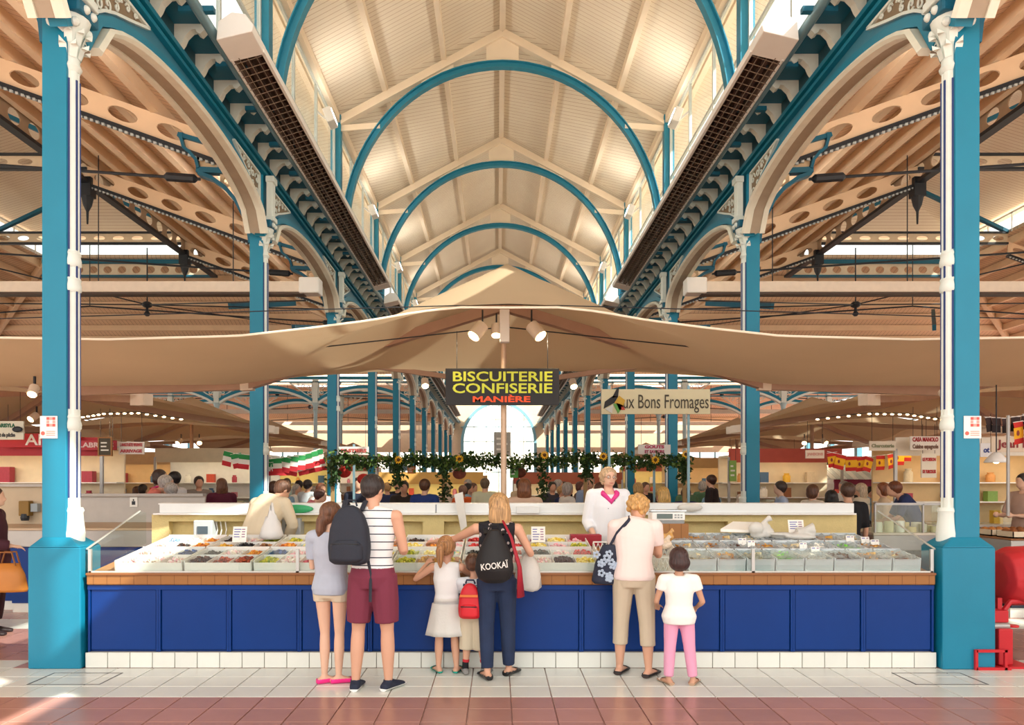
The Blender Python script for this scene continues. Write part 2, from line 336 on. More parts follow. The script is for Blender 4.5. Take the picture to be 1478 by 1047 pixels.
def make_girder(detail):
    """left side bay, local y 0..SP, root at (-4.03,y0,0); +x is the nave"""
    r = thing('arcade_girder', '', 'girder'); ya, yb, zs, rise, top = .28, SP-.28, 5.72, .70, 6.86
    def arch(t, e=0): return (ya-e+(yb-ya+2*e)*t, zs+(rise+e)*math.sin(math.acos(max(-1, min(1, 2*t-1))))**.9)
    N = 24; b = MB()
    for x in (-.03, .03):
        o = len(b.v)
        for i in range(N+1):
            y, z = arch(i/N); b.v += [Vector((x, y, z)), Vector((x, y, top))]
        for i in range(N): b.f.append((o+2*i, o+2*i+2, o+2*i+3, o+2*i+1))
    b.build('arch_plate', M('#3d7f98', .5), r)
    pts = [(.06, *arch(i/N)) for i in range(N+1)]
    MB().sweep(pts, [(.0,-.03),(.1,-.03),(.13,.0),(.1,.045),(.0,.045)], (1,0,0)).build('arch_moulding', M('#e6e4d3', .5), r, True)
    MB().sweep(pts, [(-.16,-.01),(.0,-.01),(.0,.04),(-.16,.04)], (1,0,0)).build('arch_soffit', M('#a99a86', .6), r, True)
    MB().sweep(pts, [(-.24,-.03),(-.16,-.03),(-.16,.045),(-.24,.045)], (1,0,0)).build('arch_moulding', M('#e6e4d3', .5), r, True)
    MB().sweep([(.05, y, z) for _, y, z in [(.06, *arch(i/N, .13)) for i in range(N+1)]], [(-.1,-.05),(.06,-.05),(.06,.05),(-.1,.05)], (1,0,0)).build('arch_band', BLUE, r, True)
    MB().bx(-.08, .13, 0, SP, 6.82, 6.88).bx(-.08, .1, 0, SP, 6.74, 6.79).build('bottom_moulding', BLUE, r)
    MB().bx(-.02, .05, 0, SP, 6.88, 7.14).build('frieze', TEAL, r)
    MB().bx(-.1, .42, 0, SP, 7.14, 7.2).build('cornice', BLUED, r)
    for i in range(9):
        inst(CORBM, 'corbel', r, (.05, SP*(i+.5)/9, 6.87))
    for m, yc in ((1, .3), (-1, SP-.3)):
        fr = MB(); fn = lambda u, v, w: Vector((.05+w, yc+m*u, v))
        tri = [(.02, 6.66), (.02, 6.12), (1.15, 6.66)]; tri2 = [(.02, 6.66)]+[(.02+1.1*t, 6.05+.55*t**.55) for t in (0, .08, .2, .4, .7)]+[(1.25, 6.68)]
        for i in range(len(tri2)):
            a, c = tri2[i], tri2[(i+1) % len(tri2)]; fr.bar(fn(*a, 0), fn(*c, 0), .03, .045, (1,0,0))
        f = fr.build('spandrel_frame', PALE, r)
        if detail:
            MB().add([fn(u, v, -.012) for u, v in tri2], [tuple(range(len(tri2)))]).build('spandrel_ground', M('#8d7a62', .8), f)
            s = MB()
            for (cu, cv, R, a0, d) in ((.14, 6.53, .1, 0, 1), (.16, 6.31, .09, 3, -1), (.36, 6.56, .085, 1, -1), (.34, 6.40, .07, 4, 1), (.56, 6.59, .07, 0, 1), (.52, 6.48, .05, 2, -1), (.76, 6.61, .05, 3, -1), (.94, 6.63, .035, 0, 1)):
                scroll(s, fn, cu, cv, R, a0, d, .012)
            T(s.build('scrollwork', PALE, f), kind='stuff')
    gt = MB().tube([(.53, 0, 7.0), (.53, SP, 7.0)], .06, 10).build('gutter_pipe', GSTEEL, r, True)
    for i in range(5):
        y = SP*(i+.5)/5; MB().bx(.3, .7, y-.04, y+.04, 6.99, 7.05).build('pipe_bracket', BLUED, r)
    return r
gp = {d: make_girder(d) for d in (True, False)}; used = set()
for k in range(-1, 11):
    for s in (-1, 1):
        d = k < 3; p = gp[d]; g = p if d not in used else copy_tree(p); used.add(d)
        g.location = (s*CNX, Y0+SP*k+(SP if s > 0 else 0), 0); g.rotation_euler = (0, 0, 0 if s < 0 else PI)
        T(g, 'blue scrolled arcade arch with corbelled cornice, %s' % (('landing on the pier with the sunlit foot' if s < 0 else 'landing on the pier by the red cart') if k < 0 else 'springing %s behind the %s' % (('first', 'second', 'third')[k], 'pier with the sunlit foot' if s < 0 else 'pier by the red cart')) if d else 'blue arcade arch with pale moulding, %s behind the %s' % (['', '', '', 'fourth', 'fifth', 'sixth', 'seventh', 'eighth', 'ninth', 'tenth', 'eleventh'][k], 'pier with the sunlit foot' if s < 0 else 'pier by the red cart'), 'girder', 'arcade arches along the nave')
# ---- clerestory: posts, boarded sill, glazed frames
POSTM = M('#2b8aa9', .5)
post = MB().bx(-.12, .12, -.11, .11, 7.2, 10.5); pmesh = post.mesh('clerestory_post'); pmesh.materials.append(POSTM)
wn = 0
for s, nm in ((-1, 'left'), (1, 'right')):
    wsill = ST(MB().bx(s*4.0, s*4.1, BAY[0], BAY[-1]-SP, 7.2, 7.62).build('wall_'+nm+'_clerestory', CREAM))
    MB().bx(s*3.9, s*4.12, BAY[0], BAY[-1]-SP, 10.3, 10.5).build('wall_plate', CREAM, wsill)
    for k in range(-1, 11):
        y = Y0+SP*k; inst(pmesh, 'post', wsill, (s*4.0-wsill.location.x, y-wsill.location.y, -wsill.location.z))
        if k == 10: continue
        wn += 1; X = s*4.03; fr = MB()
        for i in range(4): yy = y+.15+(SP-.3)*i/3; fr.bx(X-.03, X+.03, yy-.03, yy+.03, 7.62, 10.3)
        for z in (7.65, 8.95, 10.27): fr.bx(X-.025, X+.025, y+.12, y+SP-.12, z-.03, z+.03)
        w = ST(fr.build('window_%d' % wn, M('#c9d3d2', .4)))
        for i in range(3):
            for z0, z1 in ((7.68, 8.92), (8.98, 10.24)):
                a = y+.18+(SP-.3)*i/3; MB().bx(X-.004, X+.004, a, a+(SP-.3)/3-.06, z0, z1).build('pane', GLASS, w)
# ---- nave roof
RZ, EZ, EX = 12.8, 10.55, 4.25
ceil = ST(MB().add([(-.02,BAY[0],RZ+.2),(.02,BAY[0],RZ+.2),(.02,BAY[-1]-SP,RZ+.2),(-.02,BAY[-1]-SP,RZ+.2)], [(0,1,2,3)]).build('ceiling', CREAM))
for s in (-1, 1):
    for k in range(-1, 10):
        y = Y0+SP*k; m = BOARDS if k != 2 else (BOARDX if s < 0 else BOARDD)
        b = MB().add([(0,y,RZ),(s*EX*1.12,y,RZ-(RZ-EZ)*1.12),(s*EX*1.12,y+SP,RZ-(RZ-EZ)*1.12),(0,y+SP,RZ),(0,y,RZ+.08),(s*EX*1.12,y,RZ+.08-(RZ-EZ)*1.12),(s*EX*1.12,y+SP,RZ+.08-(RZ-EZ)*1.12),(0,y+SP,RZ+.08)], [(0,1,2,3),(7,6,5,4),(1,5,6,2)])
        b.build('roof_boarding', m, ceil)
    for t in (1/3, 2/3, 1.0):
        MB().bx(s*EX*t-.06, s*EX*t+.06, BAY[0], BAY[-2], RZ-(RZ-EZ)*t-.2, RZ-(RZ-EZ)*t-.005).build('purlin', CREAM, ceil)
MB().bx(-.07, .07, BAY[0], BAY[-2], RZ-.24, RZ-.03).build('ridge_beam', CREAM, ceil)
def make_truss():
    r = thing('roof_arch', '', 'roof arch'); A, B0, ZC = 3.84, 4.1, 7.7
    pts = [Vector((-A*math.cos(PI*t), 0, ZC+B0*math.sin(PI*t))) for t in [i/40 for i in range(41)]]
    MB().sweep([Vector((-A, 0, 7.2))]+pts+[Vector((A, 0, 7.2))], [(-.09,-.02),(.09,-.02),(.09,.0),(.02,.01),(.02,.11),(.09,.12),(.09,.14),(-.09,.14),(-.09,.12),(-.02,.11),(-.02,.01),(-.09,.0)], (0,1,0)).build('curved_rib', POSTM, r)
    for s in (-1, 1):
        MB().bar((s*4.05, 0, 10.43-.2), (0, 0, RZ-.38), .07, .2, (0,1,0)).bar((s*4.05,0,10.43-.1),(0,0,RZ-.28),.2,.04,(0,1,0)).build('rafter', CREAM, r)
        MB().bar((s*3.95, 0, 10.2), (s*2.95, 0, 9.95+.32), .14, .06, (0,1,0)).build('haunch_strut', CREAM, r)
        for i in range(6):
            t0, t1 = i/6, (i+1)/6; x0, x1 = s*2.35*t0, s*2.35*t1
            def za(x): return ZC+B0*math.sqrt(1-(x/A)**2)
            def zr(x): return RZ-.42-(RZ-EZ)*abs(x)/EX*.99
            if i in (0, 3, 4): MB().add([(x0,-.015,za(x0)-.02),(x1,-.015,za(x1)-.02),(x1,-.015,max(zr(x1), za(x1))),(x0,-.015,max(zr(x0), za(x0))),(x0,.015,za(x0)-.02),(x1,.015,za(x1)-.02),(x1,.015,max(zr(x1), za(x1))),(x0,.015,max(zr(x0), za(x0)))], [(0,1,2,3),(7,6,5,4),(0,3,7,4),(1,5,6,2)]).build('web_plate', CREAM, r)
    return r
tr = make_truss()
for k in range(-1, 11):
    t = tr if k == -1 else copy_tree(tr); t.location = (0, Y0+SP*k, 0)
    T(t, 'round blue iron rib under cream rafters, %s from the arched end window' % ['first', 'second', 'third', 'fourth', 'fifth', 'sixth', 'seventh', 'eighth', 'ninth', 'tenth', 'eleventh', 'twelfth'][10-k], 'roof arch', 'ribs of the nave roof')
# ---- radiant heaters hanging along the nave
def make_heater():
    r = thing('radiant_heater', '', 'heater'); L = 12.0
    def cs(pts, y0, y1): return MB().prism(pts, lambda u, v: Vector((u, y0, v)), lambda u, v: Vector((u, y1, v)))
    cs([(-.2,-.08),(-.17,.1),(0,.2),(.14,.18),(.18,.06),(.14,.05),(.1,.14),(0,.15),(-.13,.07),(-.16,-.08)], .4, L-.4).build('reflector', M('#5b4a3f', .5), r)
    MB().bx(-.215, -.19, .4, L-.4, -.1, .0).bx(.16, .2, .4, L-.4, .0, .09).build('edge_rail', WHITE, r)
    for x, z in ((-.06, 0), (.06, .06)): MB().tube([(x, .4, z), (x, L-.4, z)], .045, 8).build('burner_tube', M('#3a2620', .4), r, True)
    g = MB()
    for i in range(70): y = .5+(L-1)*i/69; g.bar((-.2, y, -.1), (.18, y, .02), .008, .008)
    for x, z in ((-.11, -.074), (-.02, -.045), (.08, -.014)): g.bar((x, .4, z), (x, L-.4, z), .008, .008)
    T(g.build('wire_guard', M('#8a7a6a', .5), r), kind='stuff')
    for y0 in (-.05, L-.45): cs([(-.23,-.1),(-.21,.12),(-.05,.23),(.11,.21),(.21,.08),(.19,-.0)], y0, y0+.5).build('end_box', WHITE, r, bevel=.01)
    for y in (1.5, 6, 10.5): MB().bar((0, y, .2), (-.75, y, .7), .02, .02).build('hanger', IRON, r)
    return r
hp = make_heater(); hf = True
for hi, y in enumerate((-4.2, 9.3, 22.9, 36.4, 50)):
    for s in (-1, 1):
        h = hp if hf else copy_tree(hp); hf = False; h.location = (s*3.2, y+(12 if s > 0 else 0), 6.97); h.rotation_euler = (0, 0, 0 if s < 0 else PI)
        T(h, 'long dark grilled heater with white end boxes, %s along the %s' % (('first', 'second', 'third', 'fourth', 'fifth')[hi], 'arcade of the sunlit pier' if s < 0 else 'arcade of the red cart'), 'heater', 'heaters along the nave clerestory')
FL = emit('#fff6e6', 14)
def make_flood():
    r = thing('floodlight', '', 'lamp'); MB().bx(-.02, .16, -.2, .2, -.16, .16).build('housing', WHITE, r, bevel=.02)
    MB().bx(-.03, -.021, -.16, .16, -.12, .12).build('lens', FL, r); MB().bar((.16, 0, 0), (.3, 0, .25), .04, .04).build('bracket', WHITE, r)
    l = bpy.data.lights.new('flood_light', 'AREA'); l.energy = 28; l.size = .3; l.color = (1, .93, .82); lo = bpy.data.objects.new('flood_light', l); col.objects.link(lo); lo.parent = r; lo.location = (-.06, 0, .0); lo.rotation_euler = Vector((-1, 0, .55)).to_track_quat('-Z', 'Y').to_euler(); return r
fpz = make_flood(); ff = True
for k in range(0, 6):
    for s in (-1, 1):
        h = fpz if ff else copy_tree(fpz); ff = False; h.location = (s*3.68, Y0+SP*k+4.0, 9.6); h.rotation_euler = (0, .35, PI if s < 0 else 0)
        T(h, 'white floodlight high on the clerestory, %s along the %s' % (('first', 'second', 'third', 'fourth', 'fifth', 'sixth')[k], 'sunlit pier row' if s < 0 else 'red cart row'), 'lamp', 'floodlights on the clerestory')
def make_added_uplight():  # added lamps, not fittings of the hall; they brighten the aisle ceilings
    r = thing('added_uplight', '', 'lamp'); MB().bx(-.16, .0, -.25, .25, 0, .14).build('housing', WHITE, r, bevel=.02); MB().bx(-.15, -.01, -.22, .22, .141, .147).build('lens', FL, r)
    l = bpy.data.lights.new('added_fill_light', 'AREA'); l.energy = 70; l.size = .4; l.color = (1, .93, .84); l.spread = 2.8; lo = bpy.data.objects.new('added_fill_light', l); col.objects.link(lo); lo.parent = r; lo.location = (-.1, 0, .16); lo.rotation_euler = Vector((-.8, 0, .75)).to_track_quat('-Z', 'Y').to_euler(); return r
wpz = make_added_uplight(); ff = True
for k in range(0, 5):
    for s in (-1, 1):
        h = wpz if ff else copy_tree(wpz); ff = False; h.location = (s*4.07, Y0+SP*(k+.5), 6.62); h.rotation_euler = (0, 0, 0 if s < 0 else PI)
        T(h, 'small white added fill lamp behind an arcade arch, %s along the %s' % (('first', 'second', 'third', 'fourth', 'fifth')[k], 'sunlit pier row' if s < 0 else 'red cart row'), 'lamp', 'added fill lamps behind the arcade')
# ---- aisle pavilions: roof slopes, rafters, lantern
VX0, VZ0, SL, LX, LY = 4.3, 7.5, .36, 10.0, 27.5
def rz(x): return VZ0+(abs(x)-VX0)*SL
OX = 2*13-VX0; YE = LY+(LX-VX0)
def aisle(s, nm):
    c = ST(MB().add([(s*10,-3,rz(10)),(s*16,-3,rz(10)),(s*16,LY,rz(10)+.01),(s*10,LY,rz(10)+.01)], []).bx(s*VX0, s*(VX0+.2), -3, YE, 7.2, 7.5).build('ceiling_'+nm, TAN))
    def slab(vs, nmx, mat):
        n = len(vs); MB().add([Vector(v) for v in vs]+[Vector(v)+Vector((0,0,.1)) for v in vs], [tuple(range(n)), tuple(range(n, 2*n))[::-1]]+[(i, (i+1) % n, n+(i+1) % n, n+i) for i in range(n)]).build(nmx, mat, c)
    slab([(s*VX0,-3,VZ0),(s*LX,-3,rz(LX)),(s*LX,LY,rz(LX)),(s*VX0,YE,VZ0)], 'inner_slope', ABOARD)
    slab([(s*OX,-3,VZ0),(s*16,-3,rz(LX)),(s*16,LY,rz(LX)),(s*OX,YE,VZ0)], 'outer_slope', ABOARD)
    slab([(s*VX0,YE,VZ0),(s*LX,LY,rz(LX)),(s*16,LY,rz(LX)),(s*OX,YE,VZ0)], 'hip_slope', HBOARD)
    for x in (5.0, 5.8, 6.6, 7.4, 8.2, 9.0, 9.8):
        ye = LY+(LX-x)
        MB().bx(s*x-.07, s*x+.07, -3, ye, rz(x)-.24, rz(x)-.01).build('purlin', TAN, c)
        if x < 9.5: MB().bx(s*x, s*(26-x), ye-.07, ye+.07, rz(x)-.24, rz(x)-.02).build('hip_purlin', TAN, c)
        MB().bx(s*(26-x)-.07, s*(26-x)+.07, -3, ye, rz(x)-.24, rz(x)-.01).build('purlin', TAN, c)
    for a, b in (((s*VX0,YE,VZ0-.15),(s*LX,LY,rz(LX)-.2)), ((s*OX,YE,VZ0-.15),(s*16,LY,rz(LX)-.2))): MB().bar(a, b, .14, .3).build('hip_rafter', TAN, c)
    # lantern
    lz = rz(LX)+.62; rg = lz+1.0
    slab([(s*9.7,-3,lz),(s*13,-3,rg),(s*13,LY-2,rg),(s*9.7,LY+.3,lz)], 'lantern_slope', BOARDS)
    slab([(s*16.3,-3,lz),(s*13,-3,rg),(s*13,LY-2,rg),(s*16.3,LY+.3,lz)], 'lantern_slope', BOARDS)
    slab([(s*9.7,LY+.3,lz),(s*13,LY-2,rg),(s*16.3,LY+.3,lz)], 'lantern_hip', BOARDS)
    gl = MB().bx(s*10-.02, s*10+.02, -3, LY, lz-.06, lz).bx(s*16-.02, s*16+.02, -3, LY, lz-.06, lz).bx(s*10, s*16, LY-.02, LY+.02, lz-.06, lz)
    for i in range(26): y = -3+i*1.2; gl.bx(s*10-.02, s*10+.02, y, y+.04, rz(10), lz).bx(s*16-.02, s*16+.02, y, y+.04, rz(10), lz)
    gl.build('lantern_glazing_bar', WHITE, c)
    MB().bx(s*10-.003, s*10+.003, -3, LY, rz(10), lz-.06).bx(s*16-.003, s*16+.003, -3, LY, rz(10), lz-.06).bx(s*10, s*16, LY-.003, LY+.003, rz(10), lz-.06).build('lantern_pane', GLASS, c)
    # lattice girders round the lantern
    g = T(MB().bx(s*10, s*10.01, 0, .01, 8.9, 8.91).build('x', None), '', ''); bpy.data.objects.remove(g)
    lg = thing('lantern_girder', 'dark lattice girder with round holes below the lantern of the %s aisle' % ('Italian flag' if s < 0 else 'Spanish flag'), 'girder', (s*10, 12, 8.85), 'lantern girders of the aisle roofs')
    b = MB(); holed(b, lambda u, v, w: (s*10+w, u, v), -3, LY, 8.92, 9.38, 44, .62, .7, .02); b.build('web', M('#b79d80', .7), lg)
    MB().bx(s*10-.1, s*10+.1, -3, LY, 9.38, 9.46).bx(s*10-.1, s*10+.1, -3, LY, 8.84, 8.92).build('flange', IRON, lg)
    lg = thing('lantern_girder', 'pale oval-holed lattice girder across the lantern end of the %s aisle' % ('Italian flag' if s < 0 else 'Spanish flag'), 'girder', (s*13, LY, 8.85), 'lantern girders of the aisle roofs')
    b = MB(); holed(b, lambda u, v, w: (u, LY+w, v), *sorted((s*10, s*16)), 8.92, 9.32, 12, .6, .62, .02); b.build('web', M('#e2d3ba', .7), lg)
    MB().bx(s*10, s*16, LY-.1, LY+.1, 9.32, 9.46).bx(s*10, s*16, LY-.1, LY+.1, 8.86, 8.92).build('flange', BLUED, lg)
    for k in range(0, 4):
        y = Y0+SP*k
        b = MB(); tt = thing('lantern_tie', 'slim dark oval-holed lantern tie beam, %s along the %s aisle' % (('first', 'second', 'third', 'fourth')[k], 'Italian flag' if s < 0 else 'Spanish flag'), 'beam', (s*13, y, 9.2), 'tie beams under the lanterns')
        holed(b, lambda u, v, w: (u, y+w, v), *sorted((s*10, s*16)), 9.26, 9.54, 10, .6, .55, .02); b.build('web', M('#d8c6aa', .7), tt)
        MB().bx(s*10, s*16, y-.06, y+.06, 9.54, 9.6).bx(s*10, s*16, y-.06, y+.06, 9.2, 9.26).build('flange', IRON, tt)
        for x0, x1 in ((10, 13), (16, 13)): MB().bar((s*x0, y, 9.6), (s*x1, y, rg-.15), .1, .14, (0,1,0)).build('brace', BLUED, tt)
        MB().bx(s*10-.14, s*10+.14, y-.14, y+.14, 8.55, 9.0).lathe([(.14,8.55),(.1,8.35),(.03,8.2),(.02,7.9)], (s*10, y, 0), 10).build('hanging_node', IRON, tt)
        # rafter pair with oval holes
        for q, (xa, xb) in enumerate(((VX0, LX), (OX, 16))):
            rt = thing('aisle_rafter', 'tan oval-holed plate rafter, %s on the %s slope of the %s aisle' % (('first', 'second', 'third', 'fourth')[k], 'inner' if q == 0 else 'outer', 'Italian flag' if s < 0 else 'Spanish flag'), 'rafter', (s*xa, y, VZ0-.8), 'rafters of the aisle roofs')
            zz = lambda u: rz(u if u < 13 else 26-u)
            b = MB(); holed(b, lambda u, v, w: (s*u, y+w, zz(u)-.25-v), *sorted((xa, xb)), 0, .42, 7, .62, .55, .03); b.build('web', TAN, rt)
            pts = [Vector((s*xa, y, zz(xa)-.7)), Vector((s*xb, y, zz(xb)-.7))]
            MB().bar(pts[0], pts[1], .16, .07).build('chord', IRON, rt)
            tb = MB(); L = (pts[1]-pts[0])
            for i in range(60): p = pts[0]+L*((i+.5)/60); tb.bx(p.x-.025, p.x+.025, y-.08, y-.05, p.z-.075, p.z-.03)
            T(tb.build('chord_tooth', M('#b9c3c4', .5), rt), kind='stuff')
        # curved bracket at the column and tie rod
        br = thing('column_bracket', 'blue curved bracket with pierced tan panel, %s along the %s aisle' % (('first', 'second', 'third', 'fourth')[k], 'Italian flag' if s < 0 else 'Spanish flag'), 'bracket', (s*4.15, y, 5.6), 'curved brackets of the aisle roofs')
        arc = [Vector((s*u, y, v)) for u, v in ((4.2,5.62),(4.22,5.8),(4.3,6.05),(4.44,6.32),(4.62,6.54),(4.84,6.70),(5.06,6.78))]; arc2 = [Vector((s*u, y, v)) for u, v in ((5.06,6.86),(5.1,7.0),(5.2,7.12),(5.3,7.2),(5.34,7.34),(5.33,7.44))]
        MB().sweep(arc, [(-.09,-.03),(.09,-.03),(.09,.03),(-.09,.03)], (0,1,0)).build('curved_flange', BLUED, br, True); MB().sweep(arc2, [(-.09,-.025),(.09,-.025),(.09,.025),(-.09,.025)], (0,1,0)).build('curved_flange', BLUED, br, True)
        MB().bar((s*4.15, y, 7.06), (s*5.4, y, 7.42), .16, .07).build('strut', BLUED, br); MB().bar((s*4.15, y, 6.8), (s*5.1, y, 6.84), .14, .09).build('strut', BLUED, br)
        for u0, u1, v0, v1, n in ((4.2,4.46,6.42,6.78,1),(4.46,4.72,6.58,6.78,1),(4.25,4.65,6.86,7.12,2),(4.65,5.06,6.87,7.24,1),(5.06,5.26,7.08,7.34,1)):
            b = MB(); holed(b, lambda u, v, w: (s*u, y+w, v), u0, u1, v0, v1, n, .62, .62, .02, 8); b.build('pierced_panel', M('#e0c39c', .7), br)
        td = thing('tie_rod', 'black iron tie rod with turnbuckle, %s along the %s aisle' % (('first', 'second', 'third', 'fourth')[k], 'Italian flag' if s < 0 else 'Spanish flag'), 'rod', (s*5, y, 6.7), 'tie rods across the aisles')
        MB().tube([(s*5.05, y, 6.7), (s*13, y, 7.25), (s*20.9, y, 6.7)], .025, 6).build('bar', IRON, td)
        MB().tube([(s*5.1, y, 6.7), (s*5.15, y, 6.71), (s*5.6, y, 6.74), (s*5.65, y, 6.745)], [.03, .075, .075, .03], 8).build('turnbuckle', IRON, td)
        MB().tube([(s*13, y, 7.25), (s*13, y, 9.2)], .015, 6).build('hanger', IRON, td)
    nd = thing('rod_joint', 'black cast joint where thin tie rods cross under the aisle roof', 'joint', (s*10.9, 24.2, 6.9), 'rod joints of the aisles')
    MB().sph((s*10.9, 24.2, 7.15), (.16,.16,.1), 10, 6).lathe([(.05,6.8),(.1,6.86),(.05,6.95),(.03,7.1)], (s*10.9, 24.2, 0), 10).build('hub', IRON, nd, True)
    for e in ((s*5, 20, 6.3), (s*16, 20, 7.9), (s*5, 24.2, 7.0), (s*17, 24.2, 7.2), (s*8, 30, 7.7), (s*10.9, 24.2, 8.9)): MB().tube([(s*10.9, 24.2, 7.15), e], .02, 6).build('rod', IRON, nd)
    for (a, b2) in (((s*7.0, 26.5, 6.9), (s*5.9, 30.4, 7.6)), ((s*14.6, 26.5, 6.9), (s*16.5, 30, 8.2)), ((s*8.8, 25.5, 7.4), (s*7.6, 29, 8.3))):
        T(MB().bar(a, b2, .12, .2).build('roof_brace', BLUED), 'blue flat iron brace under the hipped end of the aisle roof', 'brace', 'braces of the aisle hips')
    # long white heater box across the aisle
    hb = thing('aisle_heater', 'long white heater box slung across the aisle of the %s' % ('Italian flags' if s < 0 else 'Spanish flags'), 'heater', (s*9, 17.5, 5.9), 'heaters across the aisles')
    MB().bx(s*4.35, s*15, 17.35, 17.65, 5.88, 6.12).build('casing', M('#e9dccb', .5), hb, bevel=.02); MB().bx(s*4.4, s*15, 17.37, 17.63, 5.83, 5.88).build('grille', M('#4a3a30', .5), hb)
    MB().bx(s*4.05, s*4.5, 17.3, 17.7, 5.85, 6.2).build('end_box', WHITE, hb, bevel=.03)
    for x in (6, 9, 12): MB().tube([(s*x, 17.5, 6.1), (s*x, 17.5, rz(x))], .012, 5).build('hanger', IRON, hb)
    # outer wall
    w = ST(MB().bx(s*(OX+.1), s*(OX+.3), -3, 74, 0, 3.0).build('wall_'+nm, M('#cdb89c', .8)))
    b = MB().bx(s*OX, s*(OX+.3), -3, 74, 7.0, 7.6)
    for i in range(20): y = -3+i*3.9; b.bx(s*OX, s*(OX+.3), y, y+.4, 3, 7.2)
    for z in (4.0, 5.0, 6.0): b.bx(s*(OX+.1), s*(OX+.16), -3, 74, z, z+.05)
    b.build('window_frame', M('#5a93a6', .5), w)
aisle(-1, 'left'); aisle(1, 'right')
# ---- transept arcade and the far pavilions
def transept(y, tag_):
    for s in (-1, 1):
        for i, x in enumerate((8.6, 13.2, 17.8)):
            r = thing('slender_column', 'slim pale column carrying the transept arches far back', 'column', (s*x, y, 0), 'columns of the transept arcade')
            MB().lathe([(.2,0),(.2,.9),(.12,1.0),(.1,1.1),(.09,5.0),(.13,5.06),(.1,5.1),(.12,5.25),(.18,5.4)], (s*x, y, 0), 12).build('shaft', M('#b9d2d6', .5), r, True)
            MB().bx(s*x-.12, s*x+.12, y-.1, y+.1, 5.4, 6.5).build('pilaster', PALE, r)
        for i, (xa, xb) in enumerate(((4.1, 8.6), (8.6, 13.2), (13.2, 17.8), (17.8, 21.7))):
            r = thing('transept_arch', 'blue transept arch with pale pierced spandrels far back', 'girder', (s*(xa+xb)/2, y, 5.4), 'arches of the transept arcade')
            N = 16; pts = [Vector((s*(xa+.15+(xb-xa-.3)*t), y, 5.4+.62*math.sin(PI*t)**.8)) for t in [k/N for k in range(N+1)]]
            MB().sweep(pts, [(-.12,-.05),(.12,-.05),(.12,.05),(-.12,.05)], (0,1,0)).build('arch_moulding', PALE, r)
            MB().sweep([p+Vector((0,0,.13)) for p in pts], [(-.1,-.07),(.1,-.07),(.1,.07),(-.1,.07)], (0,1,0)).build('arch_band', BLUE, r)
            MB().bx(s*xa, s*xb, y-.12, y+.12, 6.5, 6.62).bx(s*xa, s*xb, y-.1, y+.1, 6.35, 6.4).build('cornice', BLUE, r)
            b = MB()
            for e in (xa, xb):
                dx = 1 if e == xa else -1
                for (u, v, R) in ((.3, 6.15, .14), (.55, 6.2, .1), (.3, 5.9, .1), (.8, 6.25, .07)): scroll(b, lambda a, c, w: Vector((s*(e+dx*a), y-.02, c)), u, v, R, u*9, 1, .02)
                for p, q in (((.15, 6.33), (1.2, 6.33)), ((.15, 6.33), (.15, 5.6)), ((.15, 5.6), (1.2, 6.33))): b.bar((s*(e+dx*p[0]), y, p[1]), (s*(e+dx*q[0]), y, q[1]), .05, .05)
            b.build('spandrel_scroll', PALE, r)
transept(Y0+SP*5, 0); transept(Y0+SP*6, 1)
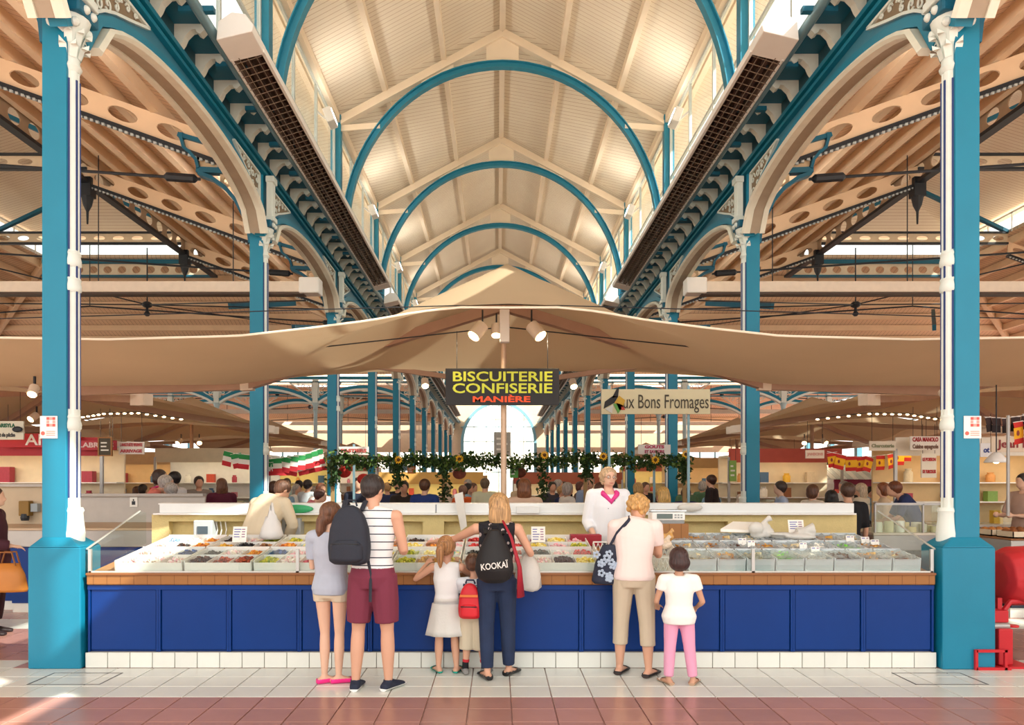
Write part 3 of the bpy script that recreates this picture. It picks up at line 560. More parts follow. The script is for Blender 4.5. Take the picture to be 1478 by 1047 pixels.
def far_aisle(s, nm):
    ya, yb = Y0+SP*6+.3, 68; m = (ya+yb)/2
    c = ST(MB().bx(s*VX0, s*(VX0+.2), YE, 74, 7.2, 7.5).build('ceiling_'+nm+'_far', TAN))
    MB().add([(s*VX0,ya,7.0),(s*OX,ya,7.0),(s*16,ya+5.7,9.3),(s*10,ya+5.7,9.3)], [(0,1,2,3)]).build('hip_slope', HBOARD, c)
    MB().add([(s*VX0,yb,7.0),(s*OX,yb,7.0),(s*16,yb-5.7,9.3),(s*10,yb-5.7,9.3)], [(0,1,2,3)]).build('hip_slope', HBOARD, c)
    for xa, xb in ((VX0, 10), (OX, 16)): MB().add([(s*xa,ya,7.0),(s*xa,yb,7.0),(s*xb,yb-5.7,9.3),(s*xb,ya+5.7,9.3)], [(0,1,2,3)]).build('aisle_slope', ABOARD, c)
    for y, z in ((yb-.8, 7.2), (yb-2.2, 7.75), (yb-3.8, 8.4), (yb-5.4, 9.05)): MB().bx(s*5, s*21, y-.12, y+.12, z-.25, z).build('purlin', TAN, c)
    MB().bx(s*9.8, s*16.2, ya+5.5, yb-5.5, 10.0, 10.1).build('lantern_ceiling', HBOARD, c)
    # transept roof and hip beyond
    yt0, yt1 = YE, Y0+SP*6+.3; ym = (yt0+yt1)/2
    MB().add([(s*4.1,yt0,7.6),(s*24,yt0,7.6),(s*24,ym,10.3),(s*4.1,ym,10.3),(s*24,yt1,7.6),(s*4.1,yt1,7.6)], [(0,1,2,3),(3,2,4,5)]).build('transept_slope', HBOARD, c)
    for y, z in ((yt1-.6, 7.9), (yt1-1.9, 8.8), (yt1-3.2, 9.6)): MB().bx(s*5, s*21, y-.1, y+.1, z-.25, z).build('purlin', TAN, c)
    for y, z in ((44.5, 5.6), (52, 5.5), (59, 5.4)):
        hb = thing('aisle_heater', 'distant white heater box slung across the aisle beyond the transept', 'heater', (s*12, y, z), 'heaters across the far aisles'); MB().bx(s*4.6, s*19, y-.15, y+.15, z, z+.22).build('casing', M('#e9dccb', .5), hb)
        for k in range(4): MB().tube([(s*(6+4*k), y, z+.2), (s*(6+4*k), y, (7.7, 9.25, 9.9, 8.4)[k] if y < 65 else 8)], .015, 5).build('hanger', IRON, hb)
    for y in (46, 54, 62):
        td = thing('tie_rod', 'black iron tie rod with hanging joint in the aisle beyond the transept', 'rod', (s*13, y, 6.5), 'tie rods of the far aisles'); MB().tube([(s*4.3, y, 6.4), (s*13, y, 6.9), (s*21.6, y, 6.4)], .03, 5).build('bar', IRON, td); MB().sph((s*13, y, 6.9), .14, 8, 6).tube([(s*13, y, 6.9), (s*13, y, 10.0)], .02, 5).build('hanger', IRON, td)
far_aisle(-1, 'left'); far_aisle(1, 'right')
# ---- end wall with the great arched window
EY = 69.5
ew = MB(); N = 20; A, ZC = 3.35, 5.3
arcp = [(A*math.cos(PI*i/N), ZC+3.6*math.sin(PI*i/N)) for i in range(N+1)]
for i in range(N): (x0, z0), (x1, z1) = arcp[i], arcp[i+1]; ew.add([(x0,EY,z0),(x1,EY,z1),(x1,EY,12.9),(x0,EY,12.9)], [(0,1,2,3)])
ew.add([(A,EY,0),(4.2,EY,0),(4.2,EY,12.9),(A,EY,12.9),(-A,EY,0),(-4.2,EY,0),(-4.2,EY,12.9),(-A,EY,12.9)], [(0,1,2,3),(4,5,6,7)])
endw = ST(ew.build('wall_end', M('#d9c2a4', .8)))
fb = MB().sweep([Vector((A, EY-.1, 0))]+[Vector((x, EY-.1, z)) for x, z in arcp]+[Vector((-A, EY-.1, 0))], [(-.15,-.25),(.15,-.25),(.15,0),(-.15,0)], (0,1,0))
for x in (-2.2, -1.1, 0, 1.1, 2.2): fb.bx(x-.03, x+.03, EY-.08, EY, 0, ZC+3.6*math.sqrt(1-(x/A)**2))
for z in (2.6, 4.0, 5.3, 6.6): fb.bx(-A, A, EY-.08, EY, z, z+.06)
ST(fb.build('window_end_frame', M('#7aa9b8', .5)))
ST(MB().add([(x, EY-.05, z) for x, z in arcp]+[(-A, EY-.05, 0), (A, EY-.05, 0)], [tuple(range(N+3))]).build('window_end_pane', GLASS))
for s in (-1, 1):
    w = ST(MB().bx(s*4.2, s*22, EY, EY+.2, 0, 2.6).bx(s*4.2, s*22, EY, EY+.2, 4.4, 8).build('wall_end_'+('left' if s < 0 else 'right'), M('#cbb193', .8)))
    b = MB()
    for i in range(14): b.bx(s*(4.2+i*1.35), s*(4.35+i*1.35), EY, EY+.15, 2.6, 4.4)
    b.build('window_frame', M('#8fb3bd', .5), w)
# pale facade across the street, behind the arched window
fc = thing('street_facade', 'pale stone house facade seen through the great arched end window', 'building', (0, 92, -.3))
MB().bx(-14, 14, 92, 96, -.3, 16).build('wall', M('#efe9dc', .9), fc)
for i in range(5):
    for z in (1.0, 5.2, 9.4): 
        x = -8+4*i; wv = MB().bx(x-.7, x+.7, 91.95, 92.02, z, z+2.6).build('window', M('#b5bec2', .3), fc); MB().bx(x-.85, x+.85, 91.85, 92, z-.2, z).bx(x-.04, x+.04, 91.93, 91.96, z, z+2.6).build('sill', M('#e3ddd0', .8), wv)
# ================================================================ THE SWEET STALL
WOOD = stripes('stall_wood', '#9c6a3c', '#744a26', (1, 0, 0), .05, .12, .5, .1, .2); WOODT = stripes('worktop_wood', '#c08b5c', '#d8b58c', (1, 0, 0), .02, .3, .45, 0, .16)
TILEW = M('#e4e5dc', .25, var=.06, rnd=.04); TRAY = M('#e9e8e2', .45, var=.04); LINER = glass('plastic_liner', '#f3f7f7', .12, .15, .35, '#cfdadf')
YF, YB, ZF, ZB = 7.04, 8.3, .845, 1.0
ctr = thing('stall_counter', 'long blue panelled market counter with white tiled plinth and wooden rim', 'counter', (0, 7.6, 0))
MB().bx(-3.78, 3.78, 7.06, 8.25, .02, .74).build('carcass', NAVY, ctr)
pl = MB().bx(-3.78, 3.76, 7.03, 8.25, 0, .142).build('plinth', M('#9b978d', .7), ctr)
tm = MB().loft([[(-.096,-.012,.004),(.096,-.012,.004),(.096,.0,.004),(-.096,.0,.004)], [(-.096,-.012,.138),(.096,-.012,.138),(.096,.0,.138),(-.096,.0,.138)]]).mesh('tile'); tm.materials.append(TILEW)
for i in range(38): inst(tm, 'tile', pl, (-3.70+.2*i, 7.03-7.6, 0))
for i in range(12):
    x0 = -3.78+.63*i; x1 = x0+.63
    p = MB().bx(x0+.025, x1-.025, 7.035, 7.06, .16, .70); p.build('panel', NAVY, ctr, bevel=.006)
    for a in (x0, x1-.02): MB().bx(a, a+.02, 7.025, 7.06, .145, .735).build('stile', NAVY, ctr, bevel=.004)
MB().bx(-3.78, 3.78, 7.02, 7.06, .70, .74).build('rail', NAVY, ctr)
MB().bx(-3.78, 3.78, 7.0, 7.06, .745, .845).build('wood_rim', WOOD, ctr, bevel=.01)
MB().bx(-3.78, 3.78, 6.985, 7.07, .832, .852).build('rim_edge', M('#8d5a33', .4), ctr, bevel=.004)
wt = MB().add([(-3.78,YF,ZF-.06),(3.78,YF,ZF-.06),(3.78,YB,ZB-.06),(-3.78,YB,ZB-.06),(-3.78,YF,ZF),(3.78,YF,ZF),(3.78,YB,ZB),(-3.78,YB,ZB)], [(0,3,2,1),(4,5,6,7),(0,1,5,4),(1,2,6,5),(2,3,7,6),(3,0,4,7)]).build('sloping_top', WOODT, ctr)
MB().bx(-3.78, 3.78, 8.25, 8.29, .02, .95).build('back_board', M('#b9ad92', .7), ctr)
gs = thing('sneeze_guard', 'low clear glass guard with steel posts along the counter rim', 'glass guard', (0, 7.05, .85))
for a, b in ((-3.76, -1.92), (-1.9, .1), (.12, 2.16), (2.18, 3.76)): MB().bx(a, b, 7.046, 7.052, .853, 1.05).build('pane', CLEAR, gs)
for x in (-3.77, -1.91, .11, 2.17, 3.77): MB().bx(x-.014, x+.014, 7.035, 7.06, .852, 1.06).build('post', M('#b9bcba', .3, .7), gs)
MB().bx(-3.78, 3.78, 7.035, 7.062, .852, .864).build('channel', M('#d5d4cd', .3, .4), gs)
for s in (-1, 1):
    MB().prism([(7.06, .86), (7.06, 1.06), (8.1, 1.36), (8.24, 1.34), (8.24, 1.02)], lambda u, v: Vector((s*3.8, u, v)), lambda u, v: Vector((s*3.806, u, v))).build('end_pane', CLEAR, gs)
    MB().bar((s*3.803, 7.05, 1.06), (s*3.803, 8.1, 1.365), .012, .012).build('end_rail', M('#d8dcd8', .3, .5), gs)
SLA = math.atan2(ZB-ZF, YB-YF); ORD = ['first', 'second', 'third', 'fourth', 'fifth', 'sixth', 'seventh', 'eighth']
def slope_pt(x, t, h=0): return Vector((x, YF+(YB-YF)*t, ZF+(ZB-ZF)*t+h))
def tray_tree(w, dp, h, nx, ny, mat, name, label, cat, group):
    r = thing(name, label, cat, (0,0,0), group)
    MB().bx(-w/2, w/2, 0, dp, 0, .008).build('bottom', mat, r)
    for x in (-w/2, w/2-.008): MB().bx(x, x+.008, 0, dp, 0, h+.02).build('side', mat, r)
    MB().bx(-w/2, w/2, 0, .008, 0, h).build('front', mat, r, bevel=.003); MB().bx(-w/2, w/2, dp-.008, dp, 0, h+.03).build('rear', mat, r)
    for i in range(1, nx): x = -w/2+w*i/nx; MB().bx(x-.003, x+.003, .008, dp-.008, 0, h+.005).build('divider', mat, r)
    for j in range(1, ny): y = dp*j/ny; MB().bx(-w/2, w/2, y-.003, y+.003, 0, h+.012).build('cross_divider', mat, r)
    return r
def heap_mesh(w, dp, z0, z1, n, r0, seed, kind='ball'):
    rd = random.Random(seed); b = MB()
    for i in range(n):
        x = rd.uniform(-w/2+r0, w/2-r0); y = rd.uniform(-dp/2+r0, dp/2-r0); f = 1-max(abs(x)/(w/2), abs(y)/(dp/2))**2*.7
        z = z0+(z1-z0)*f*rd.uniform(.75, 1.05); q = Quaternion((rd.random()-.5, rd.random()-.5, rd.random()-.5, rd.random()-.5)).normalized().to_matrix()
        s = r0*rd.uniform(.8, 1.25); sh = (s, s*rd.uniform(.6, 1), s*rd.uniform(.55, .9))
        if kind == 'ball': b.sph((x, y, z), sh, 6, 4, q)
        else: b.add([Vector((x, y, z))+q @ Vector((sh[0]*p[0]*1.3, sh[1]*p[1]*1.1, .35*sh[2]*p[2])) for p in ((-1,-1,-1),(1,-1,-1),(1,1,-1),(-1,1,-1),(-1,-1,1),(1,-1,1),(1,1,1),(-1,1,1))], [(0,3,2,1),(4,5,6,7),(0,1,5,4),(1,2,6,5),(2,3,7,6),(3,0,4,7)])
    b.add([(-w/2,-dp/2,z0),(w/2,-dp/2,z0),(w/2,dp/2,z0),(-w/2,dp/2,z0),(0,0,z1-.012)], [(0,1,4),(1,2,4),(2,3,4),(3,0,4)])
    return b.mesh('sweets')
HEAPS = [heap_mesh(.19, .26, .01, .085, 60, .016, i, 'ball' if i % 2 == 0 else 'chip') for i in range(6)]
for h in HEAPS: h.materials.append(None)
PALS = [('blue and white', ['#5f8fc4','#e9eef2','#8fb4d8']), ('black and brown', ['#2a221f','#5b3a2a','#1d1a1c']), ('orange', ['#e08a24','#f0a83c','#c96b1a']), ('white and pink', ['#f4ece6','#f0bcc0','#e8d8c8']),
    ('dark blue', ['#2c3f6e','#46609a','#22325a']), ('red and brown', ['#a8402c','#7a3a24','#c05a3a']), ('amber', ['#d49a1e','#e6b436','#b07a14']), ('mixed pastel', ['#e9a7b4','#8fc7b7','#e7dd8a','#f2ece4']),
    ('yellow green', ['#b9b92e','#d8d04e','#8f9a24']), ('turquoise', ['#2fa39a','#5cc0b4','#1f7f86']), ('raspberry', ['#c42a4a','#e05068','#9a1c3a']), ('pink sugared', ['#f0a9b8','#e6c2c0','#f4d8d4']),
    ('lemon', ['#f0dc6a','#e6c83a','#f6ecaa']), ('purple', ['#7a2a52','#54203e','#a04a70']), ('black liquorice', ['#15151a','#2a2a30','#101014']), ('red', ['#c8262a','#dc4a44','#a41c24']), ('teal and green', ['#1f6f66','#3c8f5a','#17564e']), ('toffee', ['#9a6a3c','#7a4a28','#c08a54'])]
PMAT = [palette('sweets_'+n.replace(' ', '_'), c) for n, c in PALS]
LAY = {(0,1): [3,1,2, 0,3,2], (0,0): [3,3,3, 3,3,4], (1,1): [6,14,17, 1,3,8], (1,0): [1,5,5, 14,3,2], (2,1): [2,7,5, 8,3,7], (2,0): [8,3,10, 4,11,9], (3,1): [11,7,2, 3,1,7], (3,0): [8,12,6, 2,11,12],
    (4,1): [12,2,11, 1,3,5], (4,0): [8,6,12, 8,12,7], (5,1): [15,2,15, 15,13,3], (5,0): [3,17,11, 14,3,5], (6,1): [12,11,8, 13,12,11], (6,0): [3,14,12, 1,3,15]}
tproto = {}
for i in range(7):
    for j in (0, 1):
        x = -3.26+.625*i; lab = '%s %s tray of boxed sweets from the wooden end by the sunlit pier' % (ORD[i], 'rear' if j else 'front')
        r = tray_tree(.605, .58, .085, 3, 2, TRAY, 'sweet_tray', lab, 'tray', 'sweet trays on the counter') if not tproto else copy_tree(tproto['t'])
        tproto.setdefault('t', r); T(r, lab, 'tray', 'sweet trays on the counter'); r.location = slope_pt(x, .03+.485*j, .002); r.rotation_euler = (SLA, 0, 0)
        for q in range(6):
            cx, cy = -.2+.2*(q % 3), .15+.285*(q//3); pi = LAY[(i, j)][q]
            o = bpy.data.objects.new('sweets', HEAPS[(i*5+j*3+q) % 6]); col.objects.link(o); o.material_slots[0].link = 'OBJECT'; o.material_slots[0].material = PMAT[pi]
            o.location = r.location+Matrix.Rotation(SLA, 3, 'X') @ Vector((cx, cy, .008)); o.rotation_euler = (SLA, 0, 0)
            T(o, '%s sweets heaped in the %s %s tray from the sunlit pier' % (PALS[pi][0], ORD[i], 'rear' if j else 'front'), 'sweets', 'heaps of sweets in the trays', 'stuff')
# right half: plastic lined biscuit crates
BIS = [('golden biscuits', ['#c98f3a','#dca850','#a8702a']), ('chocolate biscuits', ['#4a2c1e','#6a4028','#38211a']), ('pale biscuits', ['#d8c49a','#e6d6b2','#c0a878']), ('green sweets', ['#7fd04a','#a4e06a','#5fb43a']), ('mixed biscuits', ['#b07a3a','#e0c890','#7a4a2a']), ('white meringues', ['#eeeae0','#ded8cc','#f6f2ea'])]
BMAT = [palette('biscuits_'+n.replace(' ', '_'), c, .7) for n, c in BIS]
BH = [heap_mesh(.215, .3, .01, .085, 26, .028, 40+i, 'chip') for i in range(4)]
for h in BH: h.materials.append(None)
def liner_mesh(seed):
    rd = random.Random(seed); b = MB(); n = 9; w, dp = .235, .37
    vs = []
    for j in range(n):
        for i in range(n):
            u, v = i/(n-1)*2-1, j/(n-1)*2-1; e = max(abs(u), abs(v)); z = .125 if e > .8 else .10+.03*rd.random()
            vs.append((u*w/2*1.02, dp/2+v*dp/2*1.0, z+rd.uniform(-.012, .012)))
    b.add(vs, [(j*n+i, j*n+i+1, j*n+n+i+1, j*n+n+i) for j in range(n-1) for i in range(n-1)])
    b.add([(-w/2*1.02, -.004, .12), (w/2*1.02, -.004, .12), (w/2*.98, -.006, .01), (-w/2*.98, -.006, .02)], [(0,1,2,3)])
    m = b.mesh('plastic_liner'); m.materials.append(LINER); return m
LIN = [liner_mesh(i) for i in range(4)]
cp_ = None; CRATE = M('#d3dadd', .4, var=.06)
for j in range(3):
    for i in range(8):
        x = 1.72+.262*i-.03*j; lab = '%s plastic lined biscuit crate from the scales, %s row of the slope' % (ORD[i], ('lowest', 'middle', 'topmost')[j])
        r = tray_tree(.25, .38, .11, 1, 1, CRATE, 'biscuit_crate', lab, 'crate', 'biscuit crates on the counter') if cp_ is None else copy_tree(cp_)
        if cp_ is not None:
            for ch in [c for c in r.children if c.name.startswith('plastic_liner')]: bpy.data.objects.remove(ch)
        else: cp_ = r
        T(r, lab, 'crate', 'biscuit crates on the counter'); r.location = slope_pt(x, .02+.315*j, .002); r.rotation_euler = (SLA, 0, 0)
        inst(LIN[(i+j) % 4], 'plastic_liner', r, (0, 0, .004))
        k = [[2,0,2,3,5,1,0,4],[4,4,1,0,2,5,3,0],[0,0,4,2,1,4,0,2]][j][i]
        o = bpy.data.objects.new('biscuits', BH[(i+2*j) % 4]); col.objects.link(o); o.material_slots[0].link = 'OBJECT'; o.material_slots[0].material = BMAT[k]
        o.location = r.location+Matrix.Rotation(SLA, 3, 'X') @ Vector((0, .19, .02)); o.rotation_euler = (SLA, 0, 0)
        T(o, '%s in the %s crate from the scales, %s row' % (BIS[k][0], ORD[i], ('lowest', 'middle', 'topmost')[j]), 'biscuits', 'heaps of biscuits in the crates', 'stuff')
# lattice basket and bagged sweets between the two halves
for i, x in enumerate((.98, 1.36)):
    r = thing('lattice_basket', ('white lattice plastic basket behind the lady in beige trousers', 'white lattice plastic basket under the cellophane sweet bags')[i], 'basket', slope_pt(x, .03))
    for yy in (0, .5): 
        for k in range(9): MB().bar(r.location+Vector((-.17+.04*k, yy, .01+yy*.19)), r.location+Vector((-.13+.04*k, yy, .13+yy*.19)), .006, .006).bar(r.location+Vector((-.13+.04*k, yy, .01+yy*.19)), r.location+Vector((-.17+.04*k, yy, .13+yy*.19)), .006, .006).build('lattice_bar', TRAY, r)
    for sx in (-.18, .18): MB().bar(r.location+Vector((sx, 0, .07)), r.location+Vector((sx, .5, .165)), .01, .13).build('side', TRAY, r)
    MB().bar(r.location+Vector((-.18, 0, .135)), r.location+Vector((.18, 0, .135)), .012, .012).bar(r.location+Vector((-.18, .5, .235)), r.location+Vector((.18, .5, .235)), .012, .012).build('rim', TRAY, r)
    MB().bar(r.location+Vector((0, .0, .01)), r.location+Vector((0, .5, .105)), .36, .006).build('bottom', TRAY, r)
CELLO = glass('cellophane', '#fff6ee', .22, .08, .12, '#e8d8c8')
def cone_bag(name, label, cat, p, r, h, mat, seed, group=None, fill=None):
    rd = random.Random(seed); b = MB(); n = 14; rings = []
    for k, (rr, z) in enumerate(((.75, 0), (1, .1), (.92, .3), (.7, .5), (.48, .68), (.3, .82), (.2, .92), (.12, 1.0))):
        rings.append([(p[0]+r*rr*math.cos(2*PI*i/n)*(1+rd.uniform(-.16, .16)), p[1]+r*rr*.8*math.sin(2*PI*i/n)*(1+rd.uniform(-.16, .16)), p[2]+h*z+rd.uniform(-.01, .01)*k) for i in range(n)])
    b.loft(rings); o = T(b.build(name, mat, None, 'full'), label, cat, group)
    return o
def lump(name, label, cat, p, r, mat, seed, group=None):
    rd = random.Random(seed); b = MB(); p = Vector(p)
    for k in range(9): a = rd.uniform(0, 6.28); t = rd.uniform(.2, .6); b.sph(p+Vector((r[0]*t*math.cos(a), r[1]*t*math.sin(a), r[2]*rd.uniform(.5, 1.3))), (r[0]*rd.uniform(.4, .65), r[1]*rd.uniform(.4, .65), r[2]*rd.uniform(.4, .7)), 8, 6)
    b.tube([p+Vector((r[0]*.2, 0, r[2]*1.4)), p+Vector((r[0]*.5, 0, r[2]*1.9)), p+Vector((r[0]*.9, 0, r[2]*2.2))], [r[0]*.25, r[0]*.15, r[0]*.3], 8)
    me = remesh(b, .012, 1); o = bpy.data.objects.new(name, me); col.objects.link(o); me.materials.append(mat)
    for v in me.vertices: v.co -= p
    o.location = p; return T(o, label, cat, group)
PAPER = M('#f3f1ea', .7, var=.03)
def card(px, py, w, h, d, label, lines=4, tilt=.25, rz=0):
    p = W(px, py, d); r = thing('price_card', label, 'card', p)
    q = Matrix.Rotation(-tilt, 3, 'X')
    def cb(x0, x1, z0, z1, y0, y1, nm, mat):
        vs = [q @ Vector(v)+p for v in ((x0,y0,z0),(x1,y0,z0),(x1,y1,z0),(x0,y1,z0),(x0,y0,z1),(x1,y0,z1),(x1,y1,z1),(x0,y1,z1))]
        MB().add(vs, [(0,3,2,1),(4,5,6,7),(0,1,5,4),(1,2,6,5),(2,3,7,6),(3,0,4,7)]).build(nm, mat, r)
    cb(-w/2, w/2, 0, h, 0, .004, 'sheet', PAPER)
    for k in range(lines):
        z = h*(.8-.16*k); cb(-w*.4, -w*.4+w*random.uniform(.3, .5), z, z+.008, -.002, 0, 'written_line', M('#5a5ca8', .8)); cb(w*.15, w*.38, z, z+.008, -.002, 0, 'written_price', M('#8a4a7a', .8))
    MB().bar(p+Vector((0, .01, -.12)), p+Vector((0, .01, .05)), .008, .008).build('stick', TRAY, r)
card(345, 783, .14, .16, 7.9, 'handwritten white price card beside the grey paper cone', 4); card(777, 783, .14, .16, 7.9, 'handwritten white price card by the woman with the black bag', 5)
card(1150, 770, .16, .14, 8.1, 'handwritten white price card above the biscuit crates by the white bags', 4)
for i, (x, y, d, w) in enumerate(((1072, 790, 7.7, .08), (1085, 792, 7.6, .07), (1160, 795, 7.5, .07), (1178, 803, 7.35, .08), (1228, 786, 7.8, .08), (1250, 788, 7.75, .08), (1264, 792, 7.65, .08), (700, 784, 7.8, .1))):
    card(x, y, w, w*1.1, d, 'small blank white price tag standing among the biscuit crates' if i < 7 else 'small white price tag near the little girl with the ponytail', 1)
    if i < 7: bpy.data.objects[[o.name for o in bpy.data.objects if o.name.startswith('price_card')][-1]]['group'] = 'price tags among the biscuits'
for i, (x, t) in enumerate(((1.2, .15), (1.42, .25), (1.3, .45), (1.52, .5), (1.08, .5))):
    lump('sweet_bag', '%s cellophane bag of sweets beside the weighing scales' % ('toffee brown', 'pale caramel', 'pinkish', 'honey coloured', 'nut brown')[i], 'bag', slope_pt(x, t, .12), (.085, .07, .07), M(('#b98a66', '#e2cbb4', '#d8ab98', '#cf9e5c', '#9a6e4c')[i], .15, var=.4, scale=40, bump=.4, spec=.8), 20+i, 'cellophane bags by the scales')
BAGW = M('#eceae4', .5, var=.08, scale=12, bump=.3, bscale=25, trans=.3)
cone_bag('paper_cone_bag', 'white cone shaped paper bag beside the stooping stall keeper', 'bag', slope_pt(-2.43, .8, .11), .12, .33, M('#d9d8d6', .6, var=.05), 3)
lump('plastic_bag', 'crumpled white plastic bag standing on the biscuit crates', 'bag', slope_pt(2.56, .8, .11), (.13, .1, .1), BAGW, 5)
lump('plastic_bag', 'flat white plastic bag lying across the biscuit crates', 'bag', slope_pt(2.88, .76, .11), (.24, .14, .05), BAGW, 8)
T(MB().add([W(1040, 768, 8.1), W(1108, 770, 8.1), W(1096, 758, 8.3), W(1058, 757, 8.3), W(1040, 764, 8.11), W(1108, 766, 8.11), W(1096, 754, 8.31), W(1058, 753, 8.31)], [(0,3,2,1),(4,5,6,7),(0,1,5,4),(1,2,6,5),(2,3,7,6),(3,0,4,7)]).build('paper_pad', PAPER), 'pad of white wrapping paper lying behind the biscuit crates', 'paper')
p = W(845, 772, 8.2); T(MB().bx(p.x-.16, p.x+.16, 8.12, 8.28, 1.0, 1.12).build('red_box', M('#9a2030', .5), None, bevel=.01), 'flat dark red box on the counter before the woman in white', 'box')
# scales on a wooden block
p = W(962, 775, 8.1); sc = thing('weighing_scales', 'white electronic scales with grey display on a wooden block', 'scales', (p.x, 8.1, 1.24))
T(MB().bx(p.x-.2, p.x+.2, 7.98, 8.24, .97, 1.24).build('wooden_block', WOOD, None, bevel=.006), 'wooden block standing under the electronic scales', 'block')
MB().bx(p.x-.16, p.x+.16, 8.0, 8.22, 1.24, 1.27).build('foot', M('#8a8d8d', .4), sc); MB().bx(p.x-.17, p.x+.17, 8.0, 8.22, 1.27, 1.36).build('body', WHITE, sc, bevel=.015)
MB().bx(p.x-.12, p.x+.04, 7.994, 8.0, 1.29, 1.34).build('display', M('#5a6a68', .2), sc)
for k in range(6): MB().bx(p.x+.06+.03*(k % 3), p.x+.08+.03*(k % 3), 7.994, 8.0, 1.295+.025*(k//3), 1.31+.025*(k//3)).build('key', M('#9aa3a3', .5), sc)
MB().bx(p.x-.18, p.x+.18, 7.99, 8.24, 1.365, 1.378).build('weighing_plate', M('#c9ced0', .2, .8), sc)
# ---- back counter
PLAS = M('#d6c288', .85, var=.10, scale=14, bump=.5, bscale=60); bc = thing('back_counter', 'cream rendered back counter with white ledge behind the sweet stall', 'counter', (0, 9.5, 0))
MB().bx(-4.2, 4.12, 9.4, 9.66, .0, 1.28).bx(-4.2, -4.0, 9.28, 9.4, .7, 1.2).bx(-4.2, 4.12, 9.28, 9.4, 1.2, 1.28).bx(-1.0, -.75, 9.28, 9.4, .7, 1.2).bx(2.6, 4.12, 9.28, 9.4, .7, 1.2).bx(-4.2, 4.12, 9.28, 9.4, 0, .7).build('body', PLAS, bc)
MB().bx(-4.15, 4.08, 9.2, 9.66, 1.281, 1.3).build('ledge', WHITE, bc)
for a, b in ((-4.1, -.85), (-.84, 1.12), (1.13, 4.08)): MB().bx(a, b, 9.26, 9.29, 1.3, 1.41).build('ledge_board', M('#e6e9e8', .4, var=.04), bc, bevel=.005)
MB().bx(-4.12, 4.08, 9.27, 9.6, 1.40, 1.415).build('ledge_top', WHITE, bc)
def switchbox(px, py, label):
    p = W(px, py, 9.3); r = thing('switch_box', label, 'switch box', (p.x, 9.28, p.z)); 
    MB().bx(p.x-.11, p.x+.11, 9.2, 9.4, p.z-.1, p.z+.1).build('case', M('#b9bfc2', .5), r, bevel=.012); MB().bx(p.x-.06, p.x+.06, 9.19, 9.2, p.z-.06, p.z+.03).build('cover', M('#4a5862', .3), r)
    for k in (-.07, 0, .06): MB().tube([(p.x+k, 9.3, p.z+.1), (p.x+k*1.3, 9.31, p.z+.17)], .012, 6).build('cable', M('#d8d8d2', .5), r)
switchbox(297, 763, 'grey switch box on the back counter beside white cables'); switchbox(423, 760, 'grey socket box with dark window on the back counter')
for i, x in enumerate((312, 318, 325)): T(MB().tube([W(x, 752, 9.34), W(x+2, 765, 9.33), W(x-4, 790, 9.36)], .008, 6).build('cable', PAPER), 'thin white cable hanging down the back counter niche', 'cable', 'white cables in the niche')
cone = MB().sph(W(428, 735, 9.24), (.2, .03, .05), 12, 8); T(cone.build('carrier_bags', M('#3fae74', .5, var=.2, bump=.3), None, 'full'), 'bundle of green and white carrier bags lying on the white ledge', 'bags')
T(MB().bx(W(745, 0, 9.25).x, W(778, 0, 9.25).x, 9.16, 9.26, 1.30, 1.38).build('carton', M('#e4e6e4', .5), None, bevel=.004), 'small white carton on the ledge beside the canopy pole', 'box')
T(MB().prism([(-.05, .22), (.05, .25), (.1, -.15), (.03, -.2)], lambda u, v: Vector((W(660, 745, 8.9).x+u, 9.14, 1.3+v)), lambda u, v: Vector((W(660, 745, 8.9).x+u, 9.19, 1.3+v))).build('bag_roll', BAGW), 'roll of clear plastic bags hanging from the white ledge', 'bags')
T(MB().sph(W(745-20, 733, 9.22)+Vector((2.2, 0, 0)), (.15, .03, .05), 12, 6).build('carrier_bags', BAGW, None, 'full'), 'folded clear plastic bags on the ledge past the scales', 'bags')
# ================================================================ CANOPIES
CANV = M('#cbb392', .85, var=.07, scale=1.2, bump=.15, bscale=90, trans=.30); ARM = M('#b3937f', .5); CAPM = M('#e4d6c4', .5)
def lut(tab, x):
    x = abs(x)
    for (a, b), (c, d) in zip(tab, tab[1:]):
        if x <= c: t = (x-a)/(c-a); t = t*t*(3-2*t) if False else t; return b+(d-b)*t
    return tab[-1][1]
FZ = [(0, 3.45), (.5, 3.44), (.9, 3.39), (1.4, 3.29), (2.0, 3.2), (2.7, 3.12), (4, 3.08), (7, 3.12)]; RZT = [(0, 3.34), (2, 3.30), (3.0, 3.22), (3.9, 3.1), (7, 3.06)]
b = MB(); NX, NY = 84, 20
for j in range(NY+1):
    for i in range(NX+1):
        X = -7+14*i/NX; t = j/NY; yf = lut([(0, 8.05), (2, 7.85), (7, 7.75)], X); yr = lut([(0, 11.8), (3.9, 11.5), (7, 11.5)], X); y = yf+(yr-yf)*t
        z = lut(FZ, X)+(lut(RZT, X)-lut(FZ, X))*t-.16*math.sin(PI*t)*min(1, max(0, (abs(X)-2.2)/1.5))
        r = math.hypot((X+.0)/2.6, (y-9.75)/1.9); z += max(0, 4.38-z)*max(0, 1-r)**1.4
        b.v.append(Vector((X, y, z)))
for j in range(NY):
    for i in range(NX): a = j*(NX+1)+i; b.f.append((a, a+1, a+NX+2, a+NX+1))
PX = W(727, 0, 9.78).x
mc = thing('stall_canopy', 'wide cream canvas canopy with pointed peak over the sweet stall', 'canopy', (PX, 9.8, 0))
b.build('membrane', CANV, mc, 'full')
ed = [Vector((-7+14*i/NX, lut([(0, 8.05), (2, 7.85), (7, 7.75)], -7+14*i/NX), lut(FZ, -7+14*i/NX))) for i in range(NX+1)]
MB().tube(ed, .012, 6).build('hem', M('#e8dcc6', .7), mc)
